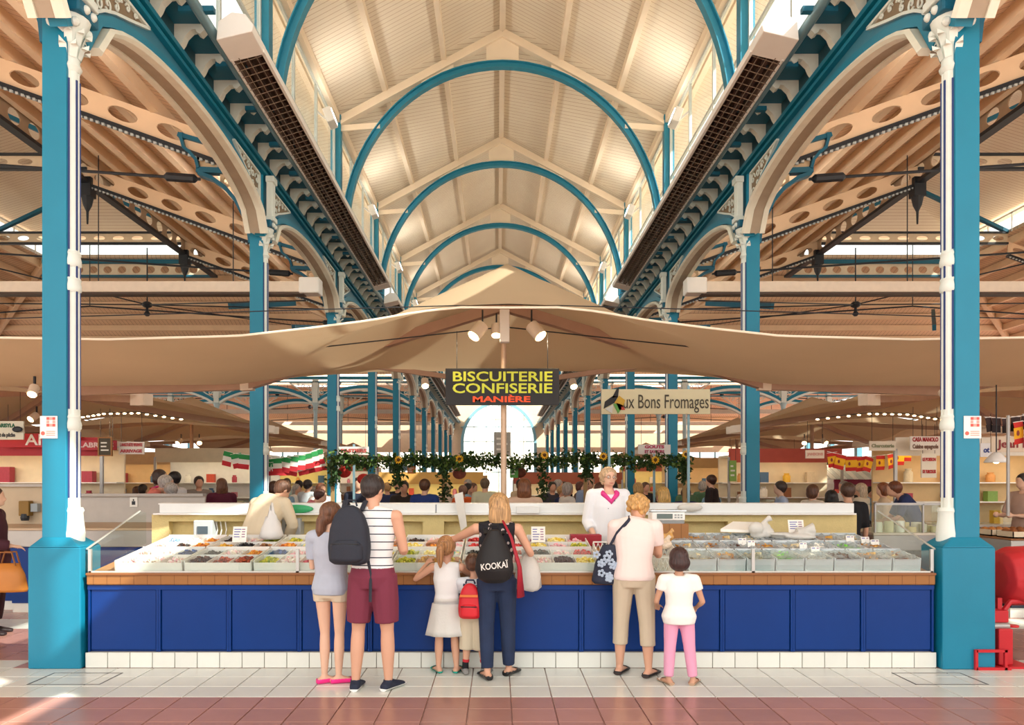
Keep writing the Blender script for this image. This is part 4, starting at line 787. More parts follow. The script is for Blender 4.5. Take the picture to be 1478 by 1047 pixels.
MB().lathe([(.035, 0), (.035, 3.2), (.03, 4.34), (.0, 4.36)], (PX, 9.8, 0), 14).build('pole', M('#c2a58c', .35, .2), mc, True)
MB().bx(PX-.05, PX+.07, 9.6, 9.72, 3.38, 3.78).build('hub_box', WHITE, mc, bevel=.01)
for s in (-1, 1):
    e = Vector((s*3.75, 11.45, 3.08)); MB().bar((PX, 9.8, 3.86), e, .1, .13).build('arm', ARM, mc); MB().bar(e, (s*6.3, 11.35, 2.98), .1, .13).build('edge_beam', ARM, mc)
    MB().bar(e+Vector((-s*.08, 0, 0)), e+Vector((s*.1, 0, -.01)), .13, .15).build('end_cap', CAPM, mc)
    MB().bar((s*6.3, 11.35, 2.98), (s*8.3, 9.6, 3.3), .1, .13).build('edge_beam', ARM, mc)
    MB().bar((s*.7, 11.75, 3.22), (s*2.1, 11.2, 3.35), .05, .07).build('rear_rib', ARM, mc); MB().tube([(PX, 9.8, 3.6), (s*2.4, 9.5, 3.28)], .008, 5).build('stay_wire', IRON, mc)
MB().tube([ed[0]+Vector((0, .1, .12)), (0, 8.2, 3.52), ed[-1]+Vector((0, .1, .12))], .006, 5).build('guy_wire', IRON, mc)
WARM = emit('#ffd9a0', 18)
def spot(p, dirv, label, group, scale=1.0, e=0, parent_lbl=None):
    r = thing('spotlight', label, 'lamp', p, group); d = Vector(dirv).normalized(); p = Vector(p)
    MB().tube([p, p+d*.16*scale], .07*scale, 12).build('housing', CAPM, r, True); MB().tube([p+d*.161*scale, p+d*.168*scale], .06*scale, 12).build('lens', WARM, r)
    MB().bar(p, p+Vector((0, 0, .16*scale)), .02, .03).build('yoke', IRON, r)
    if e:
        l = bpy.data.lights.new('spot_light', 'SPOT'); l.energy = e; l.spot_size = 1.9; l.spot_blend = .6; l.color = (1, .78, .5); l.shadow_soft_size = .06; o = bpy.data.objects.new('lamp_light', l); col.objects.link(o); o.parent = r
        o.location = d*.2*scale; o.rotation_euler = d.to_track_quat('-Z', 'Y').to_euler()
spot((PX-.26, 9.62, 3.58), (-.45, -.3, -.6), 'white spotlight tilted towards the sunlit pier below the canopy peak', None, 1.2, 60); spot((PX+.34, 9.62, 3.58), (.45, -.3, -.6), 'white spotlight tilted towards the red cart below the canopy peak', None, 1.2, 60); spot((PX-.09, 9.7, 3.6), (-.02, -.35, -.9), 'small glowing spotlight right beside the canopy pole', None, .9, 60)
def parasol_proto(half=3.15, peak=4.05, edge=2.98):
    r = thing('market_parasol', '', 'parasol'); b = MB(); NA, NR = 64, 12
    b.v.append(Vector((0, 0, peak)))
    for j in range(1, NR+1):
        for i in range(NA):
            a = 2*PI*i/NA; R = half/max(abs(math.cos(a)), abs(math.sin(a)))*(1-.16*math.cos(2*a)**2); q = j/NR
            z = edge+.16*math.cos(2*a)**2*q+(peak-edge)*(1-q)**1.55; b.v.append(Vector((R*q*math.cos(a), R*q*math.sin(a), z)))
    for i in range(NA): b.f.append((0, 1+i, 1+(i+1) % NA))
    for j in range(NR-1):
        for i in range(NA): a, c = 1+j*NA+i, 1+j*NA+(i+1) % NA; b.f.append((a, a+NA, c+NA, c))
    b.build('membrane', CANV, r, 'full'); MB().lathe([(.05,0),(.05,peak-.1),(0,peak-.08)], (0,0,0), 12).build('pole', ARM, r, True)
    for sx in (-1, 1):
        for sy in (-1, 1):
            e = Vector((sx*half, sy*half, edge-.06)); m = Vector((sx*half*.45, sy*half*.45, edge+.16)); MB().bar((0,0,edge+.42), m, .09, .12).bar(m, e, .09, .12).build('rib', ARM, r); MB().bar(e*1.0+Vector((-sx*.25, -sy*.25, .01)), e+Vector((sx*.12, sy*.12, -.02)), .14, .17).build('rib_cap', CAPM, r)
    return r
pp = parasol_proto(); pf = True
PY = [15.0, 21.8, 28.6, 46.2]
for i in range(4):
    for s in (-1, 1):
        for rowx in ((8.6, 15.4) if i < 3 else (8.6,)):
            c = pp if pf else copy_tree(pp); pf = False; c.location = (s*rowx, PY[i], 0)
            rowt = ('fish counter side' if s < 0 else 'cheese counter side') if rowx < 9 else ('outer wall beyond the fish counters' if s < 0 else 'outer wall beyond the cheese counter')
            near_t = ('beside the fish counters' if s < 0 else 'beside the cheese stall') if i == 0 else ('above the stalls with the Italian flags' if s < 0 else 'above the stalls with the Spanish flags')
            T(c, 'square brown canvas parasol, %s back on the %s' % (('first', 'second', 'third', 'fourth', 'fifth')[i], rowt), 'parasol', 'parasols of the aisle stalls')
            for dx in (-.25, .25):
                if rowx < 9: spot((s*rowx+dx, PY[i]-.1, 2.85 if i else 2.95), (dx, -.6, -.5), 'bright spotlight clamped to a parasol pole among the aisle stalls', 'spotlights on the parasol poles', 1.0, 110 if i < 3 else 0)
for px, py, d in ((50, 559, 9.4), (1360, 565, 9.4), (613, 549, 11.7), (826, 550, 11.7)): spot(W(px, py, d), (.1, -.5, -.6), 'bright spotlight hung below a canopy edge', 'spotlights under canopy edges', .8)
# ================================================================ PEOPLE
SKIN = M('#d6a488', .5, var=.06, scale=8); SKINP = M('#e2b79c', .5, var=.06, scale=8); SKINT = M('#c99a7e', .5, var=.06, scale=8)
V3 = Vector
def lerp(a, b, t): return a+(b-a)*t
def skeleton(H, kid=0.0, **ov):
    """joints in metres, feet at the origin, facing +y, x to the right"""
    J = dict(hipL=(-.052,0,.50), hipR=(.052,0,.50), knL=(-.056,.005,.275), knR=(.056,.005,.275), anL=(-.058,-.012,.045), anR=(.058,-.012,.045),
        pel=(0,0,.525), waist=(0,0,.61), chest=(0,-.004,.72), sho=(0,-.006,.805), neck=(0,0,.842), head=(0,.012,.925),
        shL=(-.112,-.004,.80), shR=(.112,-.004,.80), elL=(-.135,-.01,.625), elR=(.135,-.01,.625), wrL=(-.14,.04,.475), wrR=(.14,.04,.475))
    if kid:
        for k in ('pel', 'waist', 'chest', 'sho', 'neck', 'shL', 'shR', 'hipL', 'hipR', 'elL', 'elR', 'wrL', 'wrR'): J[k] = (J[k][0], J[k][1], J[k][2]*(1-.055*kid))
        J['head'] = (J['head'][0], J['head'][1], .925-.02*kid)
    J.update({k: v for k, v in ov.items() if k in J}); return {k: V3(v)*H for k, v in J.items()}
def torso(J, H, w=1, belly=1, inf=0, z0=0.0, z1=1.0, flare=0):
    """rings from crotch (0) to the neck base (1)"""
    cr = J['pel']+V3((0, 0, -.055*H)); sp = [cr, J['pel'], J['waist'], J['chest'], J['sho'], lerp(J['sho'], J['neck'], .75)]
    rx = [.075, .094, .078*belly, .094, .085, .036]; ry = [.055, .068, .058*belly, .068, .05, .034]; tt = [0, .17, .42, .72, .92, 1]
    hipx = (J['hipR']-J['hipL']).normalized(); shx = (J['shR']-J['shL']).normalized(); rings = []
    ks = sorted(set([z0, z1]+[t for t in tt+[.08, .3, .57, .82] if z0 < t < z1]))
    for t in ks:
        i = max(j for j in range(6) if tt[j] <= t+1e-9); i = min(i, 4); f = (t-tt[i])/(tt[i+1]-tt[i]); c = lerp(sp[i], sp[i+1], f)
        tan = (sp[i+1]-sp[i]).normalized(); xa = lerp(hipx, shx, t); xa = (xa-tan*xa.dot(tan)).normalized(); ya = tan.cross(xa)
        fl = 1+flare*max(0, (1-(t-z0)/max(.01, .55)))*1.0
        a, b = (lerp(rx[i], rx[i+1], f)*w*H+inf)*fl, (lerp(ry[i], ry[i+1], f)*w*H+inf)*fl
        rings.append([c+xa*a*math.copysign(abs(math.cos(q))**.85, math.cos(q))+ya*b*math.copysign(abs(math.sin(q))**.85, math.sin(q)) for q in [2*PI*k/20 for k in range(20)]])
    return rings
def limb(b, pts, rad, n=12, a=0.0, e=1.0):
    """tapered limb between fractions a..e of a polyline"""
    L = [(pts[i+1]-pts[i]).length for i in range(len(pts)-1)]; tot = sum(L); P, R = [], []
    for k in range(11):
        s = (a+(e-a)*k/10)*tot; i = 0
        while i < len(L)-1 and s > L[i]: s -= L[i]; i += 1
        f = min(1, s/L[i]); P.append(lerp(pts[i], pts[i+1], f)); g = (a+(e-a)*k/10)*(len(rad)-1); j = min(int(g), len(rad)-2); R.append(rad[j]+(rad[j+1]-rad[j])*(g-j))
    b.tube(P, R, n)
def hand(b, wr, d, H, curl=.5, up=V3((0, 0, 1)), thumb=1):
    d = d.normalized(); x = d.cross(up)
    if x.length < .2: x = d.cross(V3((0, 1, 0)))
    x.normalize(); n = x.cross(d); pl = .052*H
    b.loft([[wr+d*pl*t+x*(w*H*math.cos(q))+n*(.011*H*math.sin(q)) for q in [2*PI*k/10 for k in range(10)]] for t, w in ((-.1, .014), (.3, .021), (.7, .024), (1.0, .022))])
    for i, (o, l) in enumerate(((-.017, .036), (-.006, .043), (.006, .046), (.017, .041))):
        p0 = wr+d*pl*.92+x*o*H; p1 = p0+(d*math.cos(curl*.6)-n*math.sin(curl*.6))*l*H*.5; p2 = p1+(d*math.cos(curl*1.6)-n*math.sin(curl*1.6))*l*H*.5
        b.tube([p0, p1, p2], [.0058*H, .0054*H, .0042*H], 8)
    p0 = wr+d*pl*.3+x*thumb*.018*H; p1 = p0+(x*thumb*.8+d*.7-n*.3).normalized()*.024*H; p2 = p1+(d+x*thumb*.2-n*.4).normalized()*.02*H; b.tube([p0, p1, p2], [.0075*H, .0065*H, .005*H], 8)
def foot(b, an, yaw, H, s=1.0, inf=0):
    f = V3((math.sin(yaw), math.cos(yaw), 0)); x = V3((f.y, -f.x, 0)); rings = []
    for t, w, h, zz in ((-.042, .016, .03, 1), (-.02, .021, .042, 1), (.02, .022, .044, 1), (.06, .026, .03, 1), (.09, .026, .022, 1), (.108, .018, .016, 1)):
        c = V3((an.x, an.y, 0))+f*t*H*s; w, h = w*H*s+inf, h*H*s+inf; rings.append([c+x*w*math.cos(q)+V3((0, 0, max(.001, h*.5*(1+math.sin(q))*1.0))) for q in [2*PI*k/12 for k in range(12)]])
    b.loft(rings)
def headmat(yaw, pitch, roll=0): return Matrix.Rotation(-yaw, 3, 'Z') @ Matrix.Rotation(pitch, 3, 'X') @ Matrix.Rotation(roll, 3, 'Y')
def person(name, label, loc, H, face=0, J=None, kid=0, skin=SKIN, look=(0, 0, 0), hs=1.0, w=1.0, belly=1.0, top=None, bottom=None, shoes=None, hair=None, res=.0095, group=None, curl=.5, feet=(-.15, .15), eyes=False, limbs=1.0, detail=True, thumbs=(1, -1)):
    J = J or skeleton(H, kid); r = thing(name, label, 'person', loc, group, rz=-face); b = MB(); HS = .137*H*hs*(1+.25*kid); hm = headmat(*look); hc = J['head']
    b.loft(torso(J, H, w, belly))
    for s in 'LR':
        limb(b, [J['hip'+s], J['kn'+s], J['an'+s]], [.050*H*w, .045*H*limbs, .038*H*limbs, .0305*H*limbs, .034*H*limbs, .027*H*limbs, .019*H*limbs]); limb(b, [lerp(J['sho'], J['sh'+s], .35), J['sh'+s]], [.034*H*limbs, .030*H*limbs])
        limb(b, [J['sh'+s], J['el'+s], J['wr'+s]], [.030*H*limbs, .026*H*limbs, .0215*H*limbs, .021*H*limbs, .0145*H*limbs])
        b.sph(J['sh'+s], .032*H*limbs, 10, 8)
        if detail: hand(b, J['wr'+s], J['wr'+s]-J['el'+s], H*(1+.1*kid), curl, thumb=thumbs[0] if s == 'L' else thumbs[1])
        else: b.sph(J['wr'+s]+(J['wr'+s]-J['el'+s]).normalized()*.035*H, (.02*H, .03*H, .03*H), 8, 6)
        foot(b, J['an'+s], feet[0] if s == 'L' else feet[1], H, 1+.1*kid); b.sph(J['an'+s], .021*H*limbs, 8, 6)
    b.tube([lerp(J['sho'], J['neck'], .2), J['neck'], lerp(J['neck'], hc, .6)], [.040*H, .031*H, .030*H], 12)
    b.sph(hc+hm @ V3((0, -.04*HS, .06*HS)), (.37*HS, .45*HS, .43*HS), 16, 12, hm); b.sph(hc+hm @ V3((0, .08*HS, -.2*HS)), (.29*HS, .33*HS, .3*HS), 14, 10, hm)
    if detail:
        nz = [hc+hm @ V3((0, .39*HS, .02*HS)), hc+hm @ V3((0, .48*HS, -.12*HS)), hc+hm @ V3((0, .42*HS, -.17*HS))]; b.tube(nz, [.03*HS, .065*HS, .05*HS], 8)
        for sx in (-1, 1): b.sph(hc+hm @ V3((sx*.37*HS, -.02*HS, -.04*HS)), (.035*HS, .08*HS, .13*HS), 8, 6, hm)
        b.sph(hc+hm @ V3((0, .33*HS, -.33*HS)), (.13*HS, .09*HS, .08*HS), 8, 6, hm)
    bd = addmesh(remesh(b, res, 3), 'body', skin, r)
    def fc(v): return hc+hm @ (V3(v)*HS)
    if eyes:
        for sx in (-1, 1):
            e = MB().sph(fc((sx*.145, .355, .02)), .05*HS, 10, 8); addmesh(e.mesh('eye', smooth=True), 'eye', M('#f2efe9', .3), r); e = MB().sph(fc((sx*.145, .395, .02)), .026*HS, 8, 6); addmesh(e.mesh('iris', smooth=True), 'iris', M('#4a5a66', .3), r)
            e = MB().tube([fc((sx*.07, .40, .12)), fc((sx*.15, .40, .14)), fc((sx*.23, .34, .11))], .014*HS, 6); addmesh(e.mesh('eyebrow'), 'eyebrow', M('#a98c6c', .8), r)
        e = MB().tube([fc((-.12, .385, -.27)), fc((-.04, .42, -.28)), fc((.04, .42, -.28)), fc((.12, .385, -.27))], [.01*HS, .026*HS, .026*HS, .01*HS], 6); addmesh(e.mesh('mouth'), 'mouth', M('#b8665e', .5), r)
    if hair:
        kind, hmat = hair; q = MB()
        q.sph(fc((0, -.09, .11)), (.42*HS, .47*HS, .44*HS), 16, 12, hm)
        if kind == 'short': q.sph(fc((0, -.2, -.1)), (.34*HS, .28*HS, .28*HS), 12, 8, hm)
        if kind == 'shaved': q.sph(fc((0, -.18, -.05)), (.36*HS, .3*HS, .28*HS), 12, 8, hm)
        if kind == 'puff':
            for k in range(26): a = k*2.4; zz = -.28+.62*k/25; rr = math.sqrt(max(.02, 1-((zz-.08)/.48)**2)); q.sph(fc((.36*rr*math.cos(a), min(.2, -.14+.38*rr*math.sin(a)), zz)), .13*HS, 8, 6)
        if kind == 'bob': q.sph(fc((0, -.16, -.16)), (.47*HS, .36*HS, .4*HS), 14, 10, hm)
        if kind == 'long':
            P = [fc((0, -.25, .1)), fc((0, -.3, -.25)), fc((0, -.27, -.6)), fc((0, -.22, -.95))]; rg = []
            for p_, a, c in zip(P, (.40, .45, .46, .30), (.26, .25, .19, .1)): rg.append([p_+hm @ V3((a*HS*math.cos(t), c*HS*math.sin(t), 0)) for t in [2*PI*k/14 for k in range(14)]])
            q.loft(rg)
        if kind == 'sleek':
            q.sph(fc((0, -.2, -.12)), (.36*HS, .28*HS, .3*HS), 12, 8, hm); P = [fc((0, -.34, 0)), fc((0, -.44, -.3)), fc((-.02, -.42, -.7)), fc((-.03, -.36, -1.0))]; q.tube(P, [.2*HS, .22*HS, .2*HS, .1*HS], 10)
        if kind == 'pony':
            q.sph(fc((0, -.2, -.08)), (.36*HS, .3*HS, .3*HS), 12, 8, hm); P = [fc((0, -.45, .12)), fc((0, -.66, .08)), fc((0, -.72, -.25)), fc((.02, -.66, -.65)), fc((.04, -.6, -.95))]; q.tube(P, [.1*HS, .15*HS, .19*HS, .15*HS, .05*HS], 10)
        ho = addmesh(remesh(q, res*.9, 2), 'hair', hmat, r)
        if kind == 'pony': e = MB().tube([fc((0, -.44, .12)), fc((0, -.54, .12))], .12*HS, 12); addmesh(e.mesh('hair_tie'), 'hair_tie', M('#e0a0a8', .6), ho)
    if top:
        q = MB(); inf = top.get('inf', .012); q.loft(torso(J, H, w, belly, inf, top.get('hem', .08), top.get('neck', .985), top.get('flare', 0)))
        sl = top.get('sleeve', .5)
        for s in 'LR':
            if sl > 0: limb(q, [lerp(J['sho'], J['sh'+s], .3), J['sh'+s]], [.036*H+inf, .031*H+inf*.9]); q.sph(J['sh'+s], .033*H*limbs+inf*.8, 10, 8); limb(q, [J['sh'+s], J['el'+s], J['wr'+s]], [.030*H*limbs+inf, .027*H*limbs+inf, .022*H*limbs+inf, .021*H*limbs+inf, .016*H*limbs+inf], a=0, e=sl)
            else: limb(q, [lerp(J['sho'], J['sh'+s], .1), lerp(J['sho'], J['sh'+s], .86)], [.04*H+inf, .027*H+inf])
        to = addmesh(remesh(q, res, 2), top.get('name', 'shirt'), top['mat'], r)
        if 'collar' in top: e = MB(); e.tube([J['sho']+V3((-.05*H, .06*H, .005*H)), J['neck']+V3((-.045*H, -.01*H, -.012*H)), J['neck']+V3((0, -.045*H, -.008*H)), J['neck']+V3((.045*H, -.01*H, -.012*H)), J['sho']+V3((.05*H, .06*H, .005*H)), J['sho']+V3((0, .085*H, -.05*H)), J['sho']+V3((-.05*H, .06*H, .005*H))], .019*H, 8); addmesh(remesh(e, res*.7, 1), 'collar', top['collar'], to)
    if bottom:
        q = MB(); inf = bottom.get('inf', .012); k = bottom['kind']; e = bottom.get('len', .95); tp = bottom.get('rise', .3)
        if k == 'skirt':
            rg = torso(J, H, w, belly, inf, .05, .36)[::-1]; c0 = J['pel']; z1 = c0.z-bottom['drop']; n = 28
            q.loft(torso(J, H, w, belly, inf, .05, .36)); q2 = MB(); rings = []
            for t in [i/6 for i in range(7)]:
                R = (.10+bottom.get('fl', .05)*t)*H+inf; rings.append([V3((c0.x+R*math.cos(a)*(1+.05*t*math.cos(9*a)), c0.y+R*.82*math.sin(a)*(1+.05*t*math.cos(9*a)), c0.z+.01-(bottom['drop'])*t)) for a in [2*PI*i/36 for i in range(36)]])
            q2.loft(rings); addmesh(q2.mesh('tier', smooth=True), 'skirt_tier', bottom['mat'], r)
        else:
            q.loft(torso(J, H, w, belly, inf, 0, tp))
            fl = bottom.get('flare', 0)
            for s in 'LR': limb(q, [J['hip'+s]+V3((0, 0, .03*H)), J['kn'+s], J['an'+s]], [.052*H*w+inf, (.046*H)*limbs+inf+fl, .037*H*limbs+inf+fl, .034*H*limbs+inf+fl, (.022+bottom.get('ank', 0))*H*limbs+inf], a=0, e=e)
        addmesh(remesh(q, res, 2), bottom.get('name', 'trousers'), bottom['mat'], r)
    if shoes:
        for s, fy in zip('LR', feet):
            q = MB(); foot(q, J['an'+s], fy, H, 1.04+.1*kid, .005)
            if shoes.get('ankle'): q.sph(J['an'+s]+V3((0, 0, -.008*H)), .026*H, 10, 8)
            me = remesh(q, .008, 1); 
            if shoes.get('cut'):                                   # low shoe: keep what lies below the opening
                bm = bmesh.new(); bm.from_mesh(me); f = V3((math.sin(fy), math.cos(fy), 0)); an = J['an'+s]
                bmesh.ops.delete(bm, geom=[v for v in bm.verts if v.co.z > shoes['cut']*H and (v.co-an).dot(f) < .062*H], context='VERTS'); bm.to_mesh(me); bm.free()
            so = addmesh(me, shoes.get('name', 'shoe'), shoes['mat'], r)
            if 'sole' in shoes:
                bm = MB(); foot(bm, J['an'+s], fy, H, 1.08+.1*kid, .006); 
                for v in bm.v: v.z = min(v.z, .022)
                addmesh(bm.mesh('sole'), 'sole', M(shoes['sole'], .6), so)
            if 'socks' in shoes: a = J['an'+s]; e = MB().tube([a+V3((0, 0, -.01*H)), a+V3((0, 0, .04*H)), lerp(a, J['kn'+s], .3)], .027*H, 12); addmesh(e.mesh('sock'), 'sock', shoes['socks'], so); e = MB().tube([lerp(a, J['kn'+s], .22), lerp(a, J['kn'+s], .32)], .0285*H, 12); addmesh(e.mesh('sock_band'), 'sock_band', M('#c22a35', .8), so)
    return r, J
def at(px, d): return V3((CX+(px-VX)*d/F, d, 0))
def tw(base, face, v):                                             # local point of a person turned by face -> world
    return base+Matrix.Rotation(-face, 3, 'Z') @ V3(v)
# 1 teenage girl in a grey-blue blouse
g_at = at(478, 6.5); g_f = .25
J = skeleton(1.5, 0, elL=(-.13,.03,.63), wrL=(-.08,.13,.66), elR=(.15,-.01,.62), wrR=(.165,.02,.465), anL=(-.03,-.02,.045), anR=(.045,.0,.045), knL=(-.042,.01,.275), knR=(.045,.01,.275))
person('person', 'teenage girl in grey blue blouse, beige shorts and bright pink flat shoes', g_at, 1.5, g_f, J, skin=SKINP, look=(.6, -.15, 0), w=.92, limbs=.88, top=dict(mat=M('#b4bccb', .85, var=.08, scale=14, bump=.6, bscale=9), sleeve=.42, hem=.06, inf=.02, flare=.12, name='blouse'), bottom=dict(kind='shorts', mat=M('#d8c8ae', .9, var=.08), len=.16, inf=.016, name='shorts'), shoes=dict(mat=M('#ff2f8e', .35), cut=.03, name='flat_shoe'), hair=('sleek', HAIR('#6b4630')), feet=(.75, .95))
# 2 young man in a striped sleeveless shirt
m_at = at(538, 6.3); m_f = .12
J = skeleton(1.73, 0, elL=(-.15,.03,.635), wrL=(-.10,.16,.62), elR=(.145,.02,.635), wrR=(.09,.15,.66), anL=(-.075,-.02,.045), anR=(.075,.0,.045), knL=(-.07,.005,.275), knR=(.068,.005,.275))
STRIPE = stripes('striped_jersey', '#eef0f0', '#2c3444', (0, .06, 1), .13, .062, .9, 0, .05)
person('person', 'young man in white striped sleeveless shirt and burgundy shorts with navy trainers', m_at, 1.73, m_f, J, skin=SKIN, look=(.45, -.28, 0), hs=.95, w=1.02, limbs=1.0, top=dict(mat=STRIPE, sleeve=0, hem=.03, inf=.016, name='striped_shirt'), bottom=dict(kind='shorts', mat=M('#7a3346', .85, var=.1, bump=.5, bscale=9), len=.45, inf=.018, flare=.012, name='shorts'), shoes=dict(mat=M('#20283c', .7), cut=.05, sole='#e9e9e6', name='trainer', ankle=1), hair=('short', HAIR('#2a211f')), feet=(-.1, .35))
def backpack(label, base, face, off, w, h, dp, mat, pocket=True, pear=False, cat='backpack', nm='backpack', rot=0, strapm=None):
    r = thing(nm, label, cat, tw(base, face, off), None, rz=-face); b = MB(); rings = []
    ex = 1 if pear else .6
    for z, a, d0 in ((0, .5, .5), (.08, .88, .85), (.25, 1.05, 1.1), (.45, .98, 1), (.65, .78, .75), (.85, .5, .5), (1, .28, .3)) if pear else ((0, .72, .7), (.06, .95, .95), (.3, 1, 1), (.6, .92, .9), (.82, .72, .7), (.95, .45, .45), (1, .2, .2)):
        rings.append([V3((w/2*a*math.copysign(abs(math.cos(q))**ex, math.cos(q))+rot*z*h, -dp/2+dp/2*d0*math.copysign(abs(math.sin(q))**ex, math.sin(q)), z*h)) for q in [2*PI*k/20 for k in range(20)]])
    b.loft(rings); o = addmesh(remesh(b, .012, 3), 'bag_body', mat, r)
    if pocket:
        b = MB().loft([[V3((w*.4*a*math.copysign(abs(math.cos(q))**.6, math.cos(q)), -dp*.9+dp*.28*a*math.sin(q), z*h)) for q in [2*PI*k/16 for k in range(16)]] for z, a in ((.05, .7), (.1, 1), (.34, .98), (.42, .6))]); addmesh(remesh(b, .01, 2), 'front_pocket', mat, r)
        b = MB().bar((-w*.34, -dp*1.12, h*.36), (w*.34, -dp*1.12, h*.36), .01, .008); addmesh(b.mesh('zip'), 'zip', M('#15171a', .4), r)
    sm = strapm or mat
    for sx in (-1, 1):
        b = MB().tube([(sx*w*.22+rot*h, -.02, h*.9), (sx*w*.25+rot*h, .06, h*1.06), (sx*w*.28+rot*h, .16, h*1.0)], .022, 8, True, .4); addmesh(b.mesh('strap'), 'strap', sm, r)
    b = MB().tube([(-.04+rot*h, -.03, h*.98), (-.03+rot*h, -.04, h*1.08), (.03+rot*h, -.04, h*1.08), (.04+rot*h, -.03, h*.98)], .008, 6); addmesh(b.mesh('grab_handle'), 'grab_handle', sm, r)
    return r
NB = M('#2b2f3a', .75, var=.12, bump=.15)
bpz = backpack('dark navy fabric backpack on the back of the man in stripes', m_at, m_f, (-.13, -.10, 1.02), .33, .46, .19, NB, rot=.0)
b = MB().tube([(.12, -.02, .06), (.15, -.03, -.08), (.15, -.04, -.3)], .012, 6, True, .4); addmesh(b.mesh('hanging_strap'), 'hanging_strap', NB, bpz)
# 3 little girl with ponytail
c_at = at(645, 6.86); J = skeleton(1.2, 1, elL=(-.235,.04,.67), wrL=(-.16,.14,.775), elR=(.16,.10,.70), wrR=(.09,.2,.78), anL=(-.06,.0,.045), anR=(.07,.0,.045), shL=(-.105,0,.765), shR=(.105,0,.765))
person('person', 'little fair haired girl with ponytail in white sleeveless top and tiered skirt', c_at, 1.17, 0, J, kid=1, skin=SKIN, look=(.35, -.2, 0), w=.98, top=dict(mat=M('#f1f1ef', .85, var=.03, bump=.5, bscale=11), sleeve=0, hem=.02, inf=.012, name='sleeveless_top'), bottom=dict(kind='skirt', mat=M('#ecebe4', .9, var=.05, bump=.3, trans=.2), drop=.27, fl=.05, name='skirt'), shoes=dict(mat=M('#1fa08c', .5), cut=.022, name='sandal'), hair=('pony', HAIR('#a8794e')), feet=(-.4, .2))
# 4 little boy
b_at = at(684, 6.8); J = skeleton(1.05, 1, elL=(-.14,.08,.66), wrL=(-.10,.18,.76), elR=(.14,.06,.64), wrR=(.10,.16,.72), anL=(-.07,.0,.05), anR=(.085,.01,.05))
person('person', 'small boy in beige trousers with red and black socks and grey shoes', b_at, 1.03, .1, J, kid=1, skin=SKIN, look=(.3, -.2, 0), top=dict(mat=M('#dfe4ea', .85), sleeve=.4, hem=.05, inf=.012, name='tee_shirt'), bottom=dict(kind='shorts', mat=M('#cfc2a8', .9, var=.1, bump=.2), len=.66, inf=.02, flare=.012, name='trousers'), shoes=dict(mat=M('#8d8a86', .7), cut=.06, socks=M('#1c1c22', .9), name='shoe', ankle=1), hair=('short', HAIR('#5a3a28')), feet=(-.25, .35))
rb = backpack('small bright red backpack worn by the boy in beige trousers', b_at, .1, (-.02, -.05, .50), .2, .3, .12, M('#d2232e', .5, var=.12), strapm=M('#2a3350', .7))
addmesh(MB().bar((-.075, -.1285, .2), (.075, -.1285, .2), .008, .02).mesh('plain_band'), 'plain_band', M('#e0783a', .6), rb)
# 5 woman with black bag
w_at = at(717, 6.68); J = skeleton(1.58, 0, elL=(-.235,.11,.735), wrL=(-.345,.22,.715), elR=(.185,.02,.66), wrR=(.17,.13,.70), anL=(-.05,-.04,.045), anR=(.065,.05,.045), knL=(-.055,.0,.275), knR=(.06,.02,.275), head=(.01,.03,.92))
DOTS = M('#17171f', .8, var=.1)
_nt = DOTS.node_tree; _v = _nt.nodes.new('ShaderNodeTexVoronoi'); _v.inputs['Scale'].default_value = 17; _tc = _nt.nodes.new('ShaderNodeTexCoord'); _nt.links.new(_tc.outputs['Object'], _v.inputs['Vector'])
_l = _nt.nodes.new('ShaderNodeMath'); _l.operation = 'LESS_THAN'; _l.inputs[1].default_value = .3; _nt.links.new(_v.outputs['Distance'], _l.inputs[0]); _m = _nt.nodes.new('ShaderNodeMix'); _m.data_type = 'RGBA'; _nt.links.new(_l.outputs[0], _m.inputs[0]); _m.inputs[6].default_value = C('#17171f'); _m.inputs[7].default_value = C('#b9a8a4'); _nt.links.new(_m.outputs[2], _nt.nodes['Principled BSDF'].inputs['Base Color'])
JEAN = M('#24324f', .85, var=.35, scale=7, bump=.5, bscale=10)
person('person', 'blonde woman in black patterned sleeveless top and dark blue jeans reaching across', w_at, 1.57, 0, J, skin=SKIN, look=(-.15, -.2, 0), w=.98, limbs=.95, top=dict(mat=DOTS, sleeve=0, hem=.26, inf=.012, name='patterned_top'), bottom=dict(kind='jeans', mat=JEAN, len=.97, inf=.011, rise=.26, ank=.004, name='jeans'), shoes=dict(mat=M('#1a191b', .3), cut=.028, name='flat_shoe'), hair=('long', HAIR('#b58e60')), feet=(-.35, .5))
kb = backpack('black drawstring bag with pale lettering slung on the blonde woman', w_at, 0, (-.02, -.10, .83), .31, .44, .2, M('#1b1a1c', .6, var=.2, bump=.3, bscale=12), pocket=False, pear=True, nm='drawstring_bag', cat='bag')
text('lettering', 'KOOKAÏ', .072, M('#e6e2dc', .6), kb, wl(kb)+V3((0, -.222, .15)), (PI/2, -.12, 0), .004, .8, .001)
T(MB().tube([tw(w_at, 0, (.05, -.06, 1.34)), tw(w_at, 0, (.12, -.13, 1.2)), tw(w_at, 0, (.19, -.14, .95)), tw(w_at, 0, (.2, -.1, .7))], [.012, .016, .024, .045], 10, True, .5).build('shoulder_bag', M('#a82233', .5, var=.2, scale=30), None, 'full'), 'narrow red spotted shoulder bag hanging at the hip of the blonde woman', 'bag')
